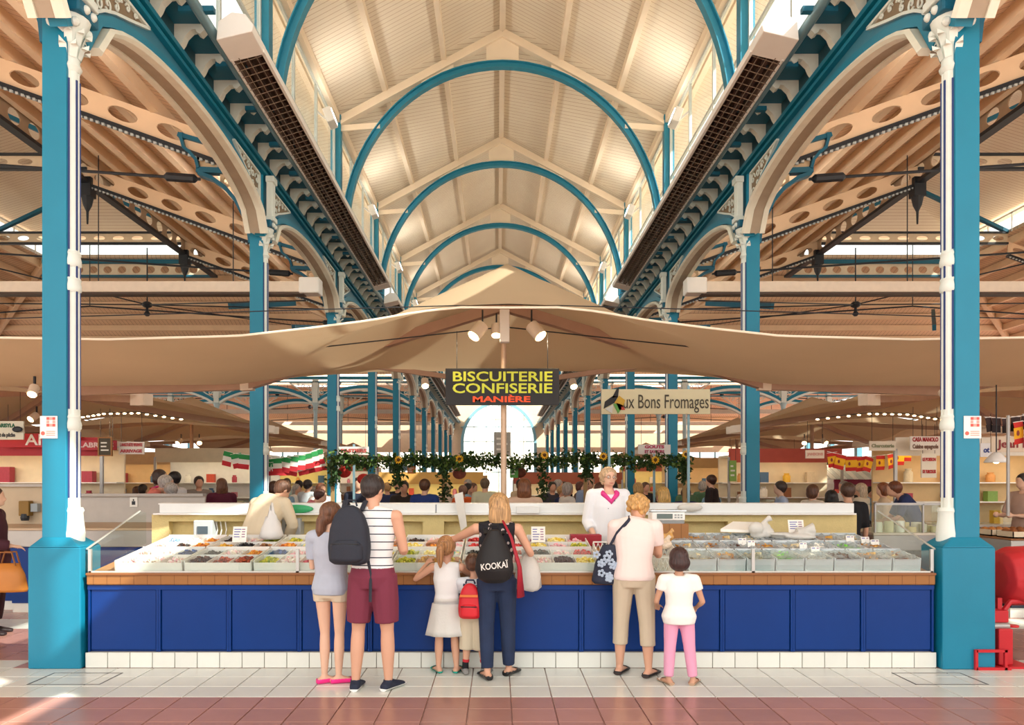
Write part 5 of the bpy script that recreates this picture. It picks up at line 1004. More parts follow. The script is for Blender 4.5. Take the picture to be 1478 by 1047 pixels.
def carrier(label, p, w, h, mat):
    r = thing('carrier_bag', label, 'bag', p); rd = random.Random(4); rings = []
    for z, a, d in ((0, .8, .3), (.08, 1, .5), (.35, 1, .55), (.6, .8, .4), (.75, .55, .25), (.85, .25, .12), (1, .06, .06)): rings.append([V3((w/2*a*math.cos(q)*(1+rd.uniform(-.1, .1)), w/2*d*math.sin(q)*(1+rd.uniform(-.15, .15)), z*h+rd.uniform(-.012, .012))) for q in [2*PI*k/18 for k in range(18)]])
    b = MB().loft(rings); addmesh(b.mesh('bag_body', smooth=True), 'bag_body', mat, r)
    for sx in (-.02, .02): addmesh(MB().tube([(sx, 0, h*.85), (sx*.6, 0, h*.97), (0, 0, h*1.08)], .007, 6).mesh('handle'), 'handle', mat, r)
carrier('full white carrier bag hanging from the wrist of the blonde woman', w_at+V3((.27, .16, .72)), .22, .37, BAGW)
# 6 lady in beige trousers
l_at = at(915, 6.75); l_f = .15; J = skeleton(1.62, 0, chest=(.0,.03,.715), sho=(.01,.055,.79), neck=(.02,.085,.825), head=(.03,.13,.885), shL=(-.10,.05,.785), shR=(.115,.055,.785), waist=(0,.005,.61), elL=(-.11,.10,.63), wrL=(-.04,.22,.64), elR=(.135,.10,.63), wrR=(.12,.23,.64), anL=(-.075,.03,.045), anR=(.075,-.02,.045), knL=(-.068,.02,.275), knR=(.068,-.005,.275))
BEIGE = M('#c9baa2', .9, var=.08, bump=.6, bscale=8)
person('person', 'blonde lady in pale pink tee shirt and cropped beige trousers bending over the sweets', l_at, 1.62, l_f, J, skin=SKIN, look=(.5, -.55, 0), w=1.08, limbs=1.0, top=dict(mat=M('#efdcd6', .85, var=.04, bump=.5, bscale=9), sleeve=.34, hem=.12, inf=.016, name='tee_shirt'), bottom=dict(kind='trousers', mat=BEIGE, len=.76, inf=.010, flare=.0, rise=.32, ank=.02, name='trousers'), shoes=dict(mat=M('#2a2527', .4), cut=.024, name='sandal', sole='#3a2f2c'), hair=('puff', HAIR('#c69a5e')), feet=(.3, .45))
fb_ = thing('floral_bag', 'dark shoulder bag with pale blue flowers carried by the bending lady', 'bag', tw(l_at, l_f, (-.24, .02, .78)), None, rz=-l_f)
b = MB().loft([[V3((.16*a*math.cos(q)*.8+.05*z, .075*a*math.sin(q), .34*z)) for q in [2*PI*k/18 for k in range(18)]] for z, a in ((0, .8), (.08, 1), (.5, .95), (.85, .75), (1, .6))]); addmesh(remesh(b, .012, 2), 'bag_body', M('#2c3142', .8), fb_)
rdm = random.Random(3)
for k in range(12):
    cx, cz = rdm.uniform(-.08, .09), rdm.uniform(.04, .3); b = MB()
    for a in range(5): b.sph((cx+.022*math.cos(a*1.257), -.078+abs(cx)*.1, cz+.022*math.sin(a*1.257)), (.014, .006, .014), 6, 4)
    addmesh(b.mesh('printed_flower'), 'printed_flower', M('#a9b9cc', .8), fb_)
for dx in (.0, .06): addmesh(MB().tube([(.03+dx, -.02, .32), (.10+dx*.6, -.04, .45), (.2, -.02, .56), (.2, .06, .58)], .012, 6).mesh('strap'), 'strap', M('#2c3142', .8), fb_)
# 7 small girl in white
k_at = at(980, 6.45); J = skeleton(1.13, .9, elL=(-.16,.02,.60), wrL=(-.14,.12,.56), elR=(.17,.0,.60), wrR=(.15,.1,.55), anL=(-.075,.0,.045), anR=(.10,.0,.045), knL=(-.065,0,.27), knR=(.075,0,.27))
person('person', 'dark haired small girl in white scalloped tunic and pink leggings', k_at, 1.13, .05, J, kid=.9, skin=SKINT, look=(0, -.25, 0), top=dict(mat=M('#f3f1ec', .85, var=.03, bump=.5, bscale=11), sleeve=.28, hem=-.0, inf=.014, flare=.28, name='tunic'), bottom=dict(kind='leggings', mat=M('#e6a3c0', .85, var=.06), len=.97, inf=.007, ank=.006, name='leggings'), shoes=dict(mat=M('#ece2da', .5), cut=.02, name='sandal', sole='#b8967a'), hair=('bob', HAIR('#3a2320')), feet=(-.35, .4))
# 8 stall keeper in white, facing us
v_at = at(878, 8.85)+V3((0, 0, .22)); J = skeleton(1.62, 0, elL=(-.15,-.01,.62), wrL=(-.12,.10,.52), elR=(.15,-.01,.62), wrR=(.12,.1,.52))
vr, vJ = person('person', 'smiling stall keeper with glasses in white buttoned coat and pink collar', v_at, 1.61, PI-.12, J, skin=SKINP, look=(-.1, -.05, 0), w=1.15, belly=1.15, limbs=1.1, top=dict(mat=M('#eef0f4', .8, var=.03, bump=.4, bscale=8), sleeve=.8, hem=-.0, inf=.022, neck=.95, collar=M('#e0408e', .7), name='coat'), bottom=dict(kind='trousers', mat=M('#5a6478', .9), len=.95, name='trousers'), shoes=dict(mat=M('#e8e6e2', .6), name='shoe'), hair=('puff', HAIR('#c2a482')), eyes=True)
for k in range(4): addmesh(MB().sph((.035 if k % 2 else -.035, .132, 1.24-.09*k), .009, 8, 6).mesh('button'), 'button', M('#3a4058', .4), vr)
gl = MB(); hc = vJ['head']; HS = .137*1.61; hm = headmat(-.1, -.05)
for sx in (-1, 1):
    gl.tube([hc+hm @ (V3((sx*.145+.095*math.cos(a), .42, .02+.075*math.sin(a)))*HS) for a in [2*PI*k/14 for k in range(15)]], .012*HS, 5); gl.tube([hc+hm @ (V3((sx*.24, .41, .03))*HS), hc+hm @ (V3((sx*.39, -.02, .02))*HS)], .012*HS, 5)
addmesh(gl.mesh('glasses'), 'glasses', M('#8a6a5a', .4), vr)
pf_ = ST(MB().bx(-3.6, 3.9, 8.36, 9.22, 0, .22).build('floor_platform', M('#8a7a66', .8)))
# 9 stooping stall keeper in beige
s_at = at(372, 8.85)+V3((0, 0, .22)); J = skeleton(1.6, 0, waist=(0,.02,.60), chest=(.01,.08,.685), sho=(.02,.14,.755), neck=(.03,.18,.785), head=(.045,.23,.845), shL=(-.105,.12,.745), shR=(.13,.13,.75), elL=(-.16,.14,.60), wrL=(-.08,.2,.50), elR=(.18,.16,.60), wrR=(.1,.22,.5))
person('person', 'brown haired stall keeper in beige jacket stooping with the back turned', s_at, 1.6, .35, J, skin=SKIN, look=(.4, -.6, 0), w=1.2, top=dict(mat=M('#d6c8ae', .85, var=.06, bump=.3, bscale=10), sleeve=.95, hem=.0, inf=.03, name='jacket'), bottom=dict(kind='trousers', mat=M('#4a4a52', .9), len=.95, name='trousers'), shoes=dict(mat=M('#3a3432', .6), name='shoe'), hair=('short', HAIR('#5a3b2a')), feet=(-.1, .2))
# 10 passer-by in maroon with the tan bag
p_at = at(-10, 8.6); J = skeleton(1.62, 0, elR=(.14,.04,.62), wrR=(.10,.14,.60))
person('person', 'passer by in long maroon coat carrying a tan leather handbag', p_at, 1.62, 1.3, J, skin=SKINP, top=dict(mat=M('#4a2430', .85, var=.1), sleeve=.95, hem=-.0, inf=.03, flare=.3, name='coat'), bottom=dict(kind='trousers', mat=M('#3a2028', .9), len=.9, inf=.03, name='trousers'), shoes=dict(mat=M('#2a2022', .5), name='shoe'), hair=('bob', HAIR('#4a3026')), res=.012)
hb_ = thing('handbag', 'tan leather handbag held by the passer by in maroon', 'bag', at(12, 8.35)+V3((0, 0, .5)))
b = MB().loft([[V3((.2*a*math.cos(q), .08*a*math.sin(q), .3*z)) for q in [2*PI*k/16 for k in range(16)]] for z, a in ((0, 1), (.1, 1.05), (.6, .9), (1, .6))]); addmesh(b.mesh('bag_body', smooth=True), 'bag_body', M('#c07a34', .45, var=.15), hb_)
for y in (-.04, .04): addmesh(MB().tube([(-.1, y, .28), (-.06, y, .42), (.06, y, .42), (.1, y, .28)], .01, 6).mesh('handle'), 'handle', M('#8a5424', .5), hb_)
# ---- the crowd: six prototypes, then copies recoloured
CR = {}
def crowd_proto(key, hair, J, top=None, **kw):
    r, _ = person('shopper', 'p', (0, 0, 0), 1.65, 0, J, res=.018, detail=False, top=dict(mat=WHITE, sleeve=kw.pop('sleeve', .45), hem=.06, inf=.02, name='top'), bottom=dict(kind='trousers', mat=M('#3a4152', .9), len=.95, inf=.016, name='trousers'), hair=(hair, M('#3a2a20', .6)), **kw); CR[key] = r
SKS = dict(stand=skeleton(1.65), fwd=skeleton(1.65, 0, elL=(-.14,.06,.63), wrL=(-.08,.19,.64), elR=(.14,.06,.63), wrR=(.08,.19,.64)),
    lean=skeleton(1.65, 0, chest=(0,.06,.705), sho=(0,.10,.78), neck=(0,.135,.81), head=(0,.18,.87), shL=(-.11,.1,.775), shR=(.11,.1,.775), waist=(0,.015,.61), elL=(-.14,.17,.62), wrL=(-.08,.28,.58), elR=(.14,.17,.62), wrR=(.08,.28,.58)))
for hk in ('short', 'bob', 'long'):
    for pk in (('stand', 'fwd', 'lean') if hk == 'short' else ('stand', 'lean') if hk == 'bob' else ('fwd',)): crowd_proto(hk+pk, hk, SKS[pk], sleeve=.5 if hk != 'bob' else .9)
PARKED = set(CR)
def shopper(kind, px, ytop, d, face, topc, hairc, label, H=None, skin=None, group=None):
    src = CR[kind]; 
    if kind in PARKED: r = src; PARKED.discard(kind); pristine[kind] = [(c, c.name.split('.')[0]) for c in r.children]
    else: r = copy_tree(src)
    Hn = H or (CZ-(ytop-VY)*d/F); k = Hn/(1.65 if 'lean' not in kind else 1.55); k = max(.8, min(1.16, k))
    r.location = at(px, d); r.rotation_euler = (0, 0, -face); r.scale = (k, k, k); T(r, label, 'person', group)
    for c in r.children:
        st = c.name.split('.')[0]; mt = {'top': M(topc, .85), 'hair': HAIR(hairc), 'body': skin or SKIN}.get(st)
        if mt: c.material_slots[0].link = 'OBJECT'; c.material_slots[0].material = mt
    return r
pristine = {}
# ================================================================ SIGNS, GARLAND, STALLS, CROWD
def fit(name, s, width, cap, mat, parent, loc, bold=0, shear=0, font_x=None, rz=0):
    o = text(name, s, cap/.72, mat, parent, loc, (PI/2, 0, rz), .003, 1, bold, shear)
    w = o.dimensions.x if o.dimensions.x > 0 else 1; xs = [v.co.x for v in o.data.vertices]; w = max(xs)-min(xs); o.scale.x = width/w; return o
def board(name, label, x0, y0, x1, y1, d, mat, cat='sign', th=.03, wires=True, top=None, frame=None, group=None):
    a, b = W(x0, y1, d), W(x1, y0, d); r = thing(name, label, cat, ((a.x+b.x)/2, d, a.z), group)
    MB().bx(a.x, b.x, d, d+th, a.z, b.z).build('board', mat, r, bevel=.004)
    if frame:
        f = MB(); t = .02; f.bx(a.x-t, b.x+t, d-.01, d+th, b.z, b.z+t).bx(a.x-t, b.x+t, d-.01, d+th, a.z-t, a.z).bx(a.x-t, a.x, d-.01, d+th, a.z, b.z).bx(b.x, b.x+t, d-.01, d+th, a.z, b.z); f.build('frame', frame, r)
    if wires:
        for x in (lerp(a.x, b.x, .1), lerp(a.x, b.x, .9)): MB().tube([(x, d+.01, b.z), (x, d+.01, top or b.z+.5)], .004, 5).build('wire', IRON, r)
    return r, a, b
BLK = M('#2a2a2c', .6, var=.15)
r, a, b = board('stall_sign', 'black sign lettered in yellow green and orange hung below the stall canopy', 643, 532, 807, 585, 9.55, BLK, th=.04, top=3.5)
YG = M('#d8e04a', .6, var=.05); OR = M('#ff5a2e', .6, var=.05)
fit('lettering', 'BISCUITERIE', 1.21, .118, YG, r, (W(725, 0, 9.54).x, 9.545, W(0, 544.5, 9.55).z), .003); fit('lettering', 'CONFISERIE', 1.21, .118, YG, r, (W(725, 0, 9.54).x, 9.545, W(0, 561.5, 9.55).z), .003); fit('lettering', 'MANIÈRE', .7, .07, OR, r, (W(723.5, 0, 9.54).x, 9.545, W(0, 577, 9.55).z), .003)
r, a, b = board('cheese_sign', 'cream sign with a painted bird emblem and old style lettering', 868, 562, 1025, 598, 13.2, M('#d6cfae', .7, var=.05), th=.04, top=3.4)
fit('lettering', 'ux Bons Fromages', 1.43, .24, M('#4a463c', .7), r, (W(961, 0, 13.2).x, 13.19, W(0, 581, 13.2).z))
for poly, c in (([(-.16, -.12), (.02, -.02), (.08, .08), (.0, .1), (-.14, .0)], '#26262a'), ([(-.02, .06), (.06, .22), (.1, .24), (.08, .08)], '#26262a'), ([(.02, -.02), (.16, -.1), (.2, .02), (.1, .1)], '#c9a23a'), ([(.0, -.04), (.08, -.2), (.14, -.12), (.12, -.04)], '#5a9a4a'), ([(-.14, -.12), (-.02, -.2), (.0, -.06)], '#d0d4d0'), ([(.05, -.02), (.1, -.14), (.2, -.14), (.16, -.06)], '#c04a3a')):
    p = W(885, 580, 13.2); MB().prism(poly, lambda u, v: Vector((p.x+u, 13.185, p.z+v)), lambda u, v: Vector((p.x+u, 13.2, p.z+v))).build('emblem_piece', M(c, .6), r)
def prop(x, d, z, lab): T(MB().bx(W(x, 0, d).x-.02, W(x, 0, d).x+.02, d+.045, d+.085, 0, z).build('sign_post', GSTEEL), lab, 'post')
prop(995, 13.2, 3.3, 'thin steel post behind the cream cheese sign'); prop(880, 13.2, 3.3, 'thin steel post beside the painted bird emblem'); prop(510, 15, 2.4, 'thin post holding the faded sign above the garland'); prop(945, 15, 2.4, 'thin post holding the purple lettered sign'); prop(725, 25, 3.3, 'thin post behind the grey nave panel'); prop(1172, 22, 2.5, 'thin post under the dark green sign')
def plain_sign(x0, y0, x1, y1, d, bc, tx, tc, label, cap=.45, nm='shop_sign', lines=None, group=None, wf=.86, top=None, frame=None):
    r, a, b = board(nm, label, x0, y0, x1, y1, d, M(bc, .6, var=.05), group=group, top=top, frame=frame); h = b.z-a.z; w = b.x-a.x; n = len(tx)
    for i, s in enumerate(tx): fit('lettering', s, w*wf, h*cap, M(tc if isinstance(tc, str) else tc[i], .6), r, ((a.x+b.x)/2, d-.006, b.z-h*(i+.5)/n), .001*d*.3)
    return r
plain_sign(0, 626, 112, 646, 13.5, '#c2323a', ['AN'], '#f6eee8', 'red fascia sign with white letters behind the sunlit pier', .8, wf=.33); plain_sign(110, 636, 168, 650, 13.5, '#b83a44', ['LABRENS'], '#e8c8c4', 'dull red fascia sign beside a framed slate', .5)
plain_sign(-20, 608, 34, 635, 13.2, '#dedac6', ['MARISYLA', 'Port de pêche'], ['#2f6a4a', '#4a4a48'], 'white hanging sign with green letters and a small dark fish', .2, wf=.55); T(MB().sph(W(25, 620, 13.15), (.09, .02, .05), 10, 6).build('fish_emblem', IRON, bpy.data.objects['shop_sign.002']), None)
plain_sign(171, 638, 208, 656, 13.4, '#d8d2ca', ['LANGOUSTE VIVANTE', 'ARRIVAGE'], '#b04a50', 'pale hanging sign with small red letters over the seafood stall', .24); plain_sign(489, 645, 532, 657, 15, '#e4e0d6', ['PASTIERS'], '#c05a54', 'small cream sign with faded red letters above the garland', .4)
plain_sign(921, 642, 968, 656, 15, '#e6e4e2', ['GOUTS', 'ET SAVEURS'], ['#c04a6a', '#b04a6a'], 'white sign with purple letters and a round fruit emblem above the garland', .3, wf=.6); plain_sign(1314, 630, 1357, 650, 13.4, '#e9e0d4', ['CASA MANOLO', 'Cuisine espagnole'], ['#a8202a', '#7a5a4a'], 'cream sign with bold red letters behind the Spanish flags', .3)
plain_sign(1255, 637, 1293, 651, 13.5, '#d9cdbb', ['Charcuterie'], '#8a8a6a', 'beige sign with pale green script under the parasol', .35); plain_sign(1163, 650, 1190, 662, 13.6, '#e2cdb8', ['JAMBONS'], '#d09a8a', 'faded sign with pale red letters at the parasol edge', .3); plain_sign(1140, 660, 1205, 670, 22, '#2c4a44', ['Boucherie'], '#dfe6df', 'dark green sign with white script above a striped awning', .6)
plain_sign(1431, 630, 1500, 653, 11.6, '#dccbb4', ['Jean Fr'], '#8a2e30', 'tan wooden sign with dark red old style letters past the pier', .5, wf=.75); plain_sign(1415, 640, 1432, 660, 13.3, '#e8e8ea', ['ot'], '#2c3f8a', 'white sign with blue letters half hidden by the pier', .4, wf=.5); plain_sign(1330, 655, 1352, 690, 13.45, '#ece4d0', ['LE POISSON', 'DE TURCOLLES'], '#c03a3a', 'white placard with red letters behind the leaning man in navy', .13)
for i, (x0, y0, x1, y1, d, c, lab) in enumerate(((143, 633, 160, 657, 13.2, '#4a4438', 'small framed slate with chalk writing'), (713, 624, 737, 659, 25, '#a8a49c', 'grey printed panel hanging far down the nave'), (562, 671, 577, 684, 13.82, '#2c4a38', 'green chalkboard under the garland'), (576, 671, 588, 680, 13.84, '#9ab8c0', 'small blue price placard under the garland'), (588, 673, 600, 684, 13.82, '#d8804a', 'small orange price placard under the garland'), (736, 671, 748, 690, 13.82, '#5a9a4a', 'green and white placard beside the canopy pole'), (513, 672, 524, 680, 13.82, '#8fc07a', 'small pale green placard under the garland'), (1053, 665, 1063, 695, 18, '#8ab05a', 'narrow green emergency exit sign on a distant pier'), (1330, 645, 1338, 650, 14, '#d8d0b8', 'tiny cream tag hanging near the red letters'))):
    r, a, b = board('placard', lab, x0, y0, x1, y1, d, M(c, .7, var=.25, scale=14), group=None, frame=M('#9a6a3a', .6) if i == 0 else None, wires=True, top=2.08 if 2 <= i <= 6 else None)
    for k in range(3): MB().bx(lerp(a.x, b.x, .15), lerp(a.x, b.x, random.uniform(.5, .85)), d-.004, d, lerp(a.z, b.z, .25+.22*k), lerp(a.z, b.z, .33+.22*k)).build('print_line', M('#e8e6de', .7) if i != 5 else WHITE, r)
# paper notices on the two near piers
for s, px, lab in ((-1, 70, 'white and red paper notice stuck on the pier with the sunlit foot'), (1, 1404, 'white and red paper notice stuck on the pier by the red cart')):
    r = thing('paper_notice', lab, 'notice', W(px, 633, 7.03)); p = wl(r); w, h = .155, .20
    MB().bx(p.x-w/2, p.x+w/2, 7.032, 7.037, p.z, p.z+h).build('sheet', PAPER, r)
    for i in range(3):
        for j in range(3):
            if (i+j*2) % 4 != 3: MB().bx(p.x-w*.04+.027*i-.012, p.x-w*.04+.027*i+.012, 7.029, 7.032, p.z+.105+.03*j, p.z+.13+.03*j).build('printed_square', M('#d8605a', .7) if (i+j) % 2 == 0 else M('#e8a8a0', .7), r)
    o_ = MB().lathe([(0, -.001), (.018, -.001), (.018, .001), (0, .001)], p, 12); o = o_.build('printed_seal', M('#d86a60', .7), r); o.location = (-.05, .0, .045); o.rotation_euler = (PI/2, 0, 0)
    for k in range(3): MB().bx(p.x-.02, p.x+.06, 7.029, 7.032, p.z+.025+.017*k, p.z+.031+.017*k).build('printed_line', M('#d88a80', .7), r)
for lab, P in (('string of small glowing bulbs under the parasol by the fish counters', [(112, 602), (150, 596), (200, 595), (262, 604)]), ('string of small glowing bulbs under the parasol by the cheese counter', [(1180, 604), (1255, 596), (1310, 597), (1360, 605)])):
    P = [W(x, y, 12.6) for x, y in P]; r = thing('light_string', lab, 'lamp', P[0]); MB().tube(P, .006, 5).build('cable', IRON, r)
    for i in range(16): t = i/15*2.99; k = int(t); MB().sph(lerp(P[k], P[k+1], t-k)+Vector((0, 0, -.02)), (.03, .014, .012), 8, 6).build('bulb', WARM, r)
# ---- bunting
def bunting(label, pts, n, bands, vertical, size, crest=None, nm='flag_string'):
    r = thing(nm, label, 'bunting', pts[0]); MB().tube(pts, .005, 5).build('cord', PAPER, r)
    seg = len(pts)-1; rd = random.Random(len(label)); BM = [M(c, .8) for c in bands]
    for i in range(n):
        t = (i+.5)/n*seg; k = min(int(t), seg-1); p = lerp(Vector(pts[k]), Vector(pts[k+1]), t-k); w, h = size; yaw = rd.uniform(-.5, .5); q = Matrix.Rotation(yaw, 3, 'Z') @ Matrix.Rotation(rd.uniform(-.25, .25), 3, 'Y')
        fl = MB().bar(p+q @ Vector((-w/2, 0, 0)), p+q @ Vector((w/2, 0, 0)), .006, .006).build('flag', PAPER, r)
        for j in range(len(bands)):
            u0, u1 = j/len(bands), (j+1)/len(bands)
            vs = [(-w/2, 0, -h*u0), (w/2, 0, -h*u0), (w/2, .01*(j-1), -h*u1), (-w/2, .01*(j-1), -h*u1)]; vs = [p+q @ Vector(v) for v in vs]; vs += [v+Vector((0, .003, 0)) for v in vs]
            MB().add(vs, [(0,1,2,3),(7,6,5,4),(0,3,7,4),(1,5,6,2),(0,4,5,1),(3,2,6,7)]).build('stripe', BM[j], fl)
        if crest: MB().sph(p+q @ Vector((-w*.15, -.008, -h/2)), (w*.11, .004, h*.13), 8, 4).build('crest', M(crest, .7), fl)
IT = ['#2c8a4a', '#efece4', '#c8323c']; ES = ['#c8302a', '#f0b428', '#f0b428', '#c8302a']
bunting('string of green white and red flags hung beside a blue pier', [W(325, 651, 15), W(340, 655, 15), W(360, 657, 15)], 3, IT, 0, (.2, .28)); bunting('long string of green white and red flags across the produce stalls', [W(378, 664, 13.2), W(415, 660, 13.4), W(440, 656, 13.6), W(462, 648, 13.8)], 8, IT, 0, (.2, .26)); bunting('lower string of green white and red flags across the produce stalls', [W(378, 667, 13.15), W(430, 669, 13.7), W(468, 661, 14.2)], 8, IT, 0, (.2, .22))
bunting('string of red and yellow flags hung below the parasol edge', [W(1194, 652, 14), W(1225, 659, 14), W(1255, 660, 14), W(1290, 655, 14), W(1312, 642, 14)], 9, ES, 0, (.19, .26), '#8a3a2a'); bunting('short string of red and yellow flags past the pier by the cart', [W(1462, 610, 10.5), W(1476, 608, 10.5), W(1500, 612, 10.5)], 2, ES, 0, (.2, .3), '#8a3a2a'); bunting('row of dark pointed pennants past the pier by the cart', [W(1420, 602, 10.6), W(1450, 604, 10.6), W(1490, 598, 10.6)], 5, ['#3a2a2a', '#2a2224'], 0, (.12, .2))
# ---- sunflower garland over the flower stall
gd = 13.7; ga = thing('leaf_garland', 'long leafy green garland with sunflowers strung over the stall behind', 'garland', W(735, 672, gd)); rd = random.Random(11); lv = MB(); lv2 = MB()
def leafy(P, n, R, tgt):
    for i in range(n):
        t = rd.random()*(len(P)-1); k = int(t); p = lerp(P[k], P[k+1], t-k)+Vector((rd.gauss(0, R), rd.gauss(0, R), rd.gauss(0, R*.8))); d = Vector((rd.gauss(0, 1), rd.gauss(0, 1), rd.gauss(-.4, 1))).normalized(); x = d.cross(Vector((rd.random(), rd.random(), 1))).normalized(); l = rd.uniform(.05, .1); w = l*.35
        n_ = x.cross(d)*.01; tgt.add([p, p+d*l*.5+x*w+n_, p+d*l, p+d*l*.5-x*w+n_], [(0,1,2,3)])
GP = [W(x, y, gd) for x, y in ((478, 660), (530, 668), (600, 664), (640, 669), (680, 664), (735, 668), (800, 664), (860, 662), (920, 668), (992, 664))]
leafy(GP, 2600, .07, lv); leafy(GP, 1500, .07, lv2)
for x, y0, y1 in ((480, 665, 700), (572, 670, 700), (640, 675, 726), (782, 670, 722), (985, 670, 690), (845, 668, 690)): leafy([W(x, y0, gd), W(x+3, (y0+y1)/2, gd), W(x, y1, gd)], 170, .05, lv)
T(lv.build('dark_foliage', M('#2f4a22', .6, var=.4, scale=5), ga), kind='stuff'); T(lv2.build('light_foliage', M('#5d7a34', .6, var=.4, scale=5), ga), kind='stuff')
MB().tube(GP, .012, 6).build('cord', M('#4a3a26', .8), ga)
for x, y in ((575, 664), (663, 663), (786, 657), (871, 659), (946, 664), (990, 656)):
    p = W(x, y, gd-.13); sf = MB().sph(p, (.03, .015, .03), 10, 6).build('sunflower', M('#5a3a1a', .8), ga)
    pt = MB()
    for k in range(12): a_ = 2*PI*k/12; e = Vector((math.cos(a_), 0, math.sin(a_))); o_ = Vector((-math.sin(a_), 0, math.cos(a_))); pt.add([p+e*.02, p+e*.05+o_*.013, p+e*.08, p+e*.05-o_*.013], [(0,1,2,3)])
    pt.build('petals', M('#f0b818', .6), sf)
for x in (480, 640, 845, 988):
    p = W(x, 0, gd+.12); T(MB().bx(p.x-.03, p.x+.03, gd+.1, gd+.16, 0, 2.1).build('stall_post', M('#a88a5c', .7)), 'slim wooden post holding up the sunflower garland', 'post', 'garland posts')
for i, (x, y, c) in enumerate(((497, 682, '#c8342c'), (663, 684, '#8a4a3a'), (525, 692, '#c8342c'), (750, 682, '#6a3a2a'))): T(MB().sph(W(x, y, gd+.3), (.12, .1, .1), 12, 8).build('hanging_basket', M(c, .8, var=.5, scale=18, bump=.5), None, 'full'), 'round bunch of %s flowers hanging below the garland' % ('red', 'brown dried', 'scarlet', 'dark dried')[i], 'flowers')
# ---- neighbouring counters
STEEL = M('#a9a6a2', .35, .35, var=.1); TANT = M('#c2ab90', .5, var=.08)
def counter(label, x0, x1, y0, y1, ztop, panel=None, basec=NAVY, topm=TANT, nm='market_counter', screen=.38, pm=None):
    r = thing(nm, label, 'counter', ((x0+x1)/2, (y0+y1)/2, 0)); MB().bx(x0+.03, x1-.03, y0+.04, y1, .12, ztop-.24).build('base', basec, r); MB().bx(x0+.03, x1-.03, y0+.06, y1, 0, .12).build('plinth', TILEW, r)
    MB().bx(x0, x1, y0, y1, ztop-.24, ztop-.03).build('steel_band', STEEL, r, bevel=.01); MB().bx(x0, x1, y0, y1, ztop-.03, ztop).build('worktop', topm, r, bevel=.008)
    if screen: MB().bx(x0, x1, y1-.05, y1, ztop, ztop+screen).build('back_screen', pm or M('#c3bdb6', .6), r); MB().bx(x0, x1, y1-.12, y1+.02, ztop+screen, ztop+screen+.04).build('screen_cap', M('#b5b0aa', .5), r)
    return r
c1 = counter('grey steel fish counter with tan worktop and pale screen behind the sunlit pier', -6.35, -4.42, 10.0, 11.6, 1.08); c2 = counter('beige panelled counter with blue base by the passer by', -11.5, -6.4, 10.2, 11.7, 1.05, pm=M('#c9b79c', .7), screen=.55)
p = W(40, 735, 11.6); r = thing('socket_box', 'brown socket box with grey switch on the beige panel', 'switch box', p); MB().bx(p.x-.09, p.x+.06, 11.52, 11.64, p.z-.1, p.z+.12).build('case', M('#8a6a2c', .5), r, bevel=.01); MB().bx(p.x+.07, p.x+.17, 11.55, 11.64, p.z-.04, p.z+.08).build('switch', M('#9aa6ac', .5), r); MB().lathe([(.05, -.12), (.06, -.08), (.05, -.02)], p+Vector((-.01, -.05, -.05)), 10).build('plug', IRON, r)
p = W(193, 725, 11.54); r = thing('warning_label', 'white square label with a small black figure on the grey screen', 'notice', p); MB().bx(p.x-.055, p.x+.055, 11.535, 11.545, p.z-.07, p.z+.07).build('sheet', PAPER, r); MB().sph(p+Vector((0, -.008, .03)), (.012, .003, .014), 8, 6).bx(p.x-.025, p.x+.025, 11.53, 11.535, p.z-.04, p.z+.012).build('figure', IRON, r)
cc = counter('cheese counter with dark base and curved glass case beside the man in navy', 4.95, 6.35, 10.6, 11.7, .98, basec=M('#3c3a3a', .5), topm=M('#e3dccb', .5), screen=0)
gc = thing('glass_display', 'glass display case of white cheeses on the cheese counter', 'display case', (5.65, 11.1, .98)); MB().bx(5.0, 6.3, 10.66, 10.67, .98, 1.36).bx(5.0, 6.3, 10.67, 11.3, 1.35, 1.36).build('pane', CLEAR, gc)
for x in (5.0, 5.65, 6.3): MB().bx(x-.01, x+.01, 10.65, 10.68, .98, 1.37).build('upright', STEEL, gc)
MB().bx(5.0, 6.3, 10.65, 10.68, 1.355, 1.385).build('rail', STEEL, gc)
rd = random.Random(5)
for i in range(22):
    x, y = 5.1+.155*(i % 8), 10.8+.17*(i//8); k = rd.random(); rr = rd.uniform(.045, .065); h = rd.uniform(.06, .16)
    T(MB().lathe([(rr*.95, 0), (rr, .01), (rr, h-.01), (rr*.95, h)], (x, y, .98), 12).build('cheese', M(('#efe9d6', '#e6d9b0', '#f3f0e6', '#d8c48a')[i % 4], .6), None, True), 'small round %s cheese in the glass display case' % ('ivory', 'straw coloured', 'white', 'golden')[i % 4], 'cheese', 'cheeses in the glass case')
bt = counter('stall table of breads and pastries past the pier by the cart', 6.15, 9.0, 9.6, 10.9, .98, basec=M('#1f2230', .6), topm=M('#9a6a44', .6), screen=0)
for i in range(14):
    x, y = 6.3+.36*(i % 7), 9.72+.42*(i//7); r = thing('bread_box', 'shallow wooden box of %s past the pier' % ('golden loaves' if i % 2 else 'brown rolls'), 'box', (x, y, .98), 'bread boxes on the stall table')
    MB().bx(x-.15, x+.15, y-.16, y+.16, .98, .995).bx(x-.15, x+.15, y-.16, y-.15, .98, 1.06).bx(x-.15, x+.15, y+.15, y+.16, .98, 1.06).bx(x-.15, x-.14, y-.16, y+.16, .98, 1.06).bx(x+.14, x+.15, y-.16, y+.16, .98, 1.06).build('tray', M('#d9cbb0', .7), r)
    for k in range(6): MB().sph((x-.09+.09*(k % 3), y-.07+.14*(k//3), 1.05), (.05, .06, .04), 8, 6).build('loaf', M(('#b9783a', '#8a5228')[i % 2 ^ 1], .7, var=.25), r, 'full')
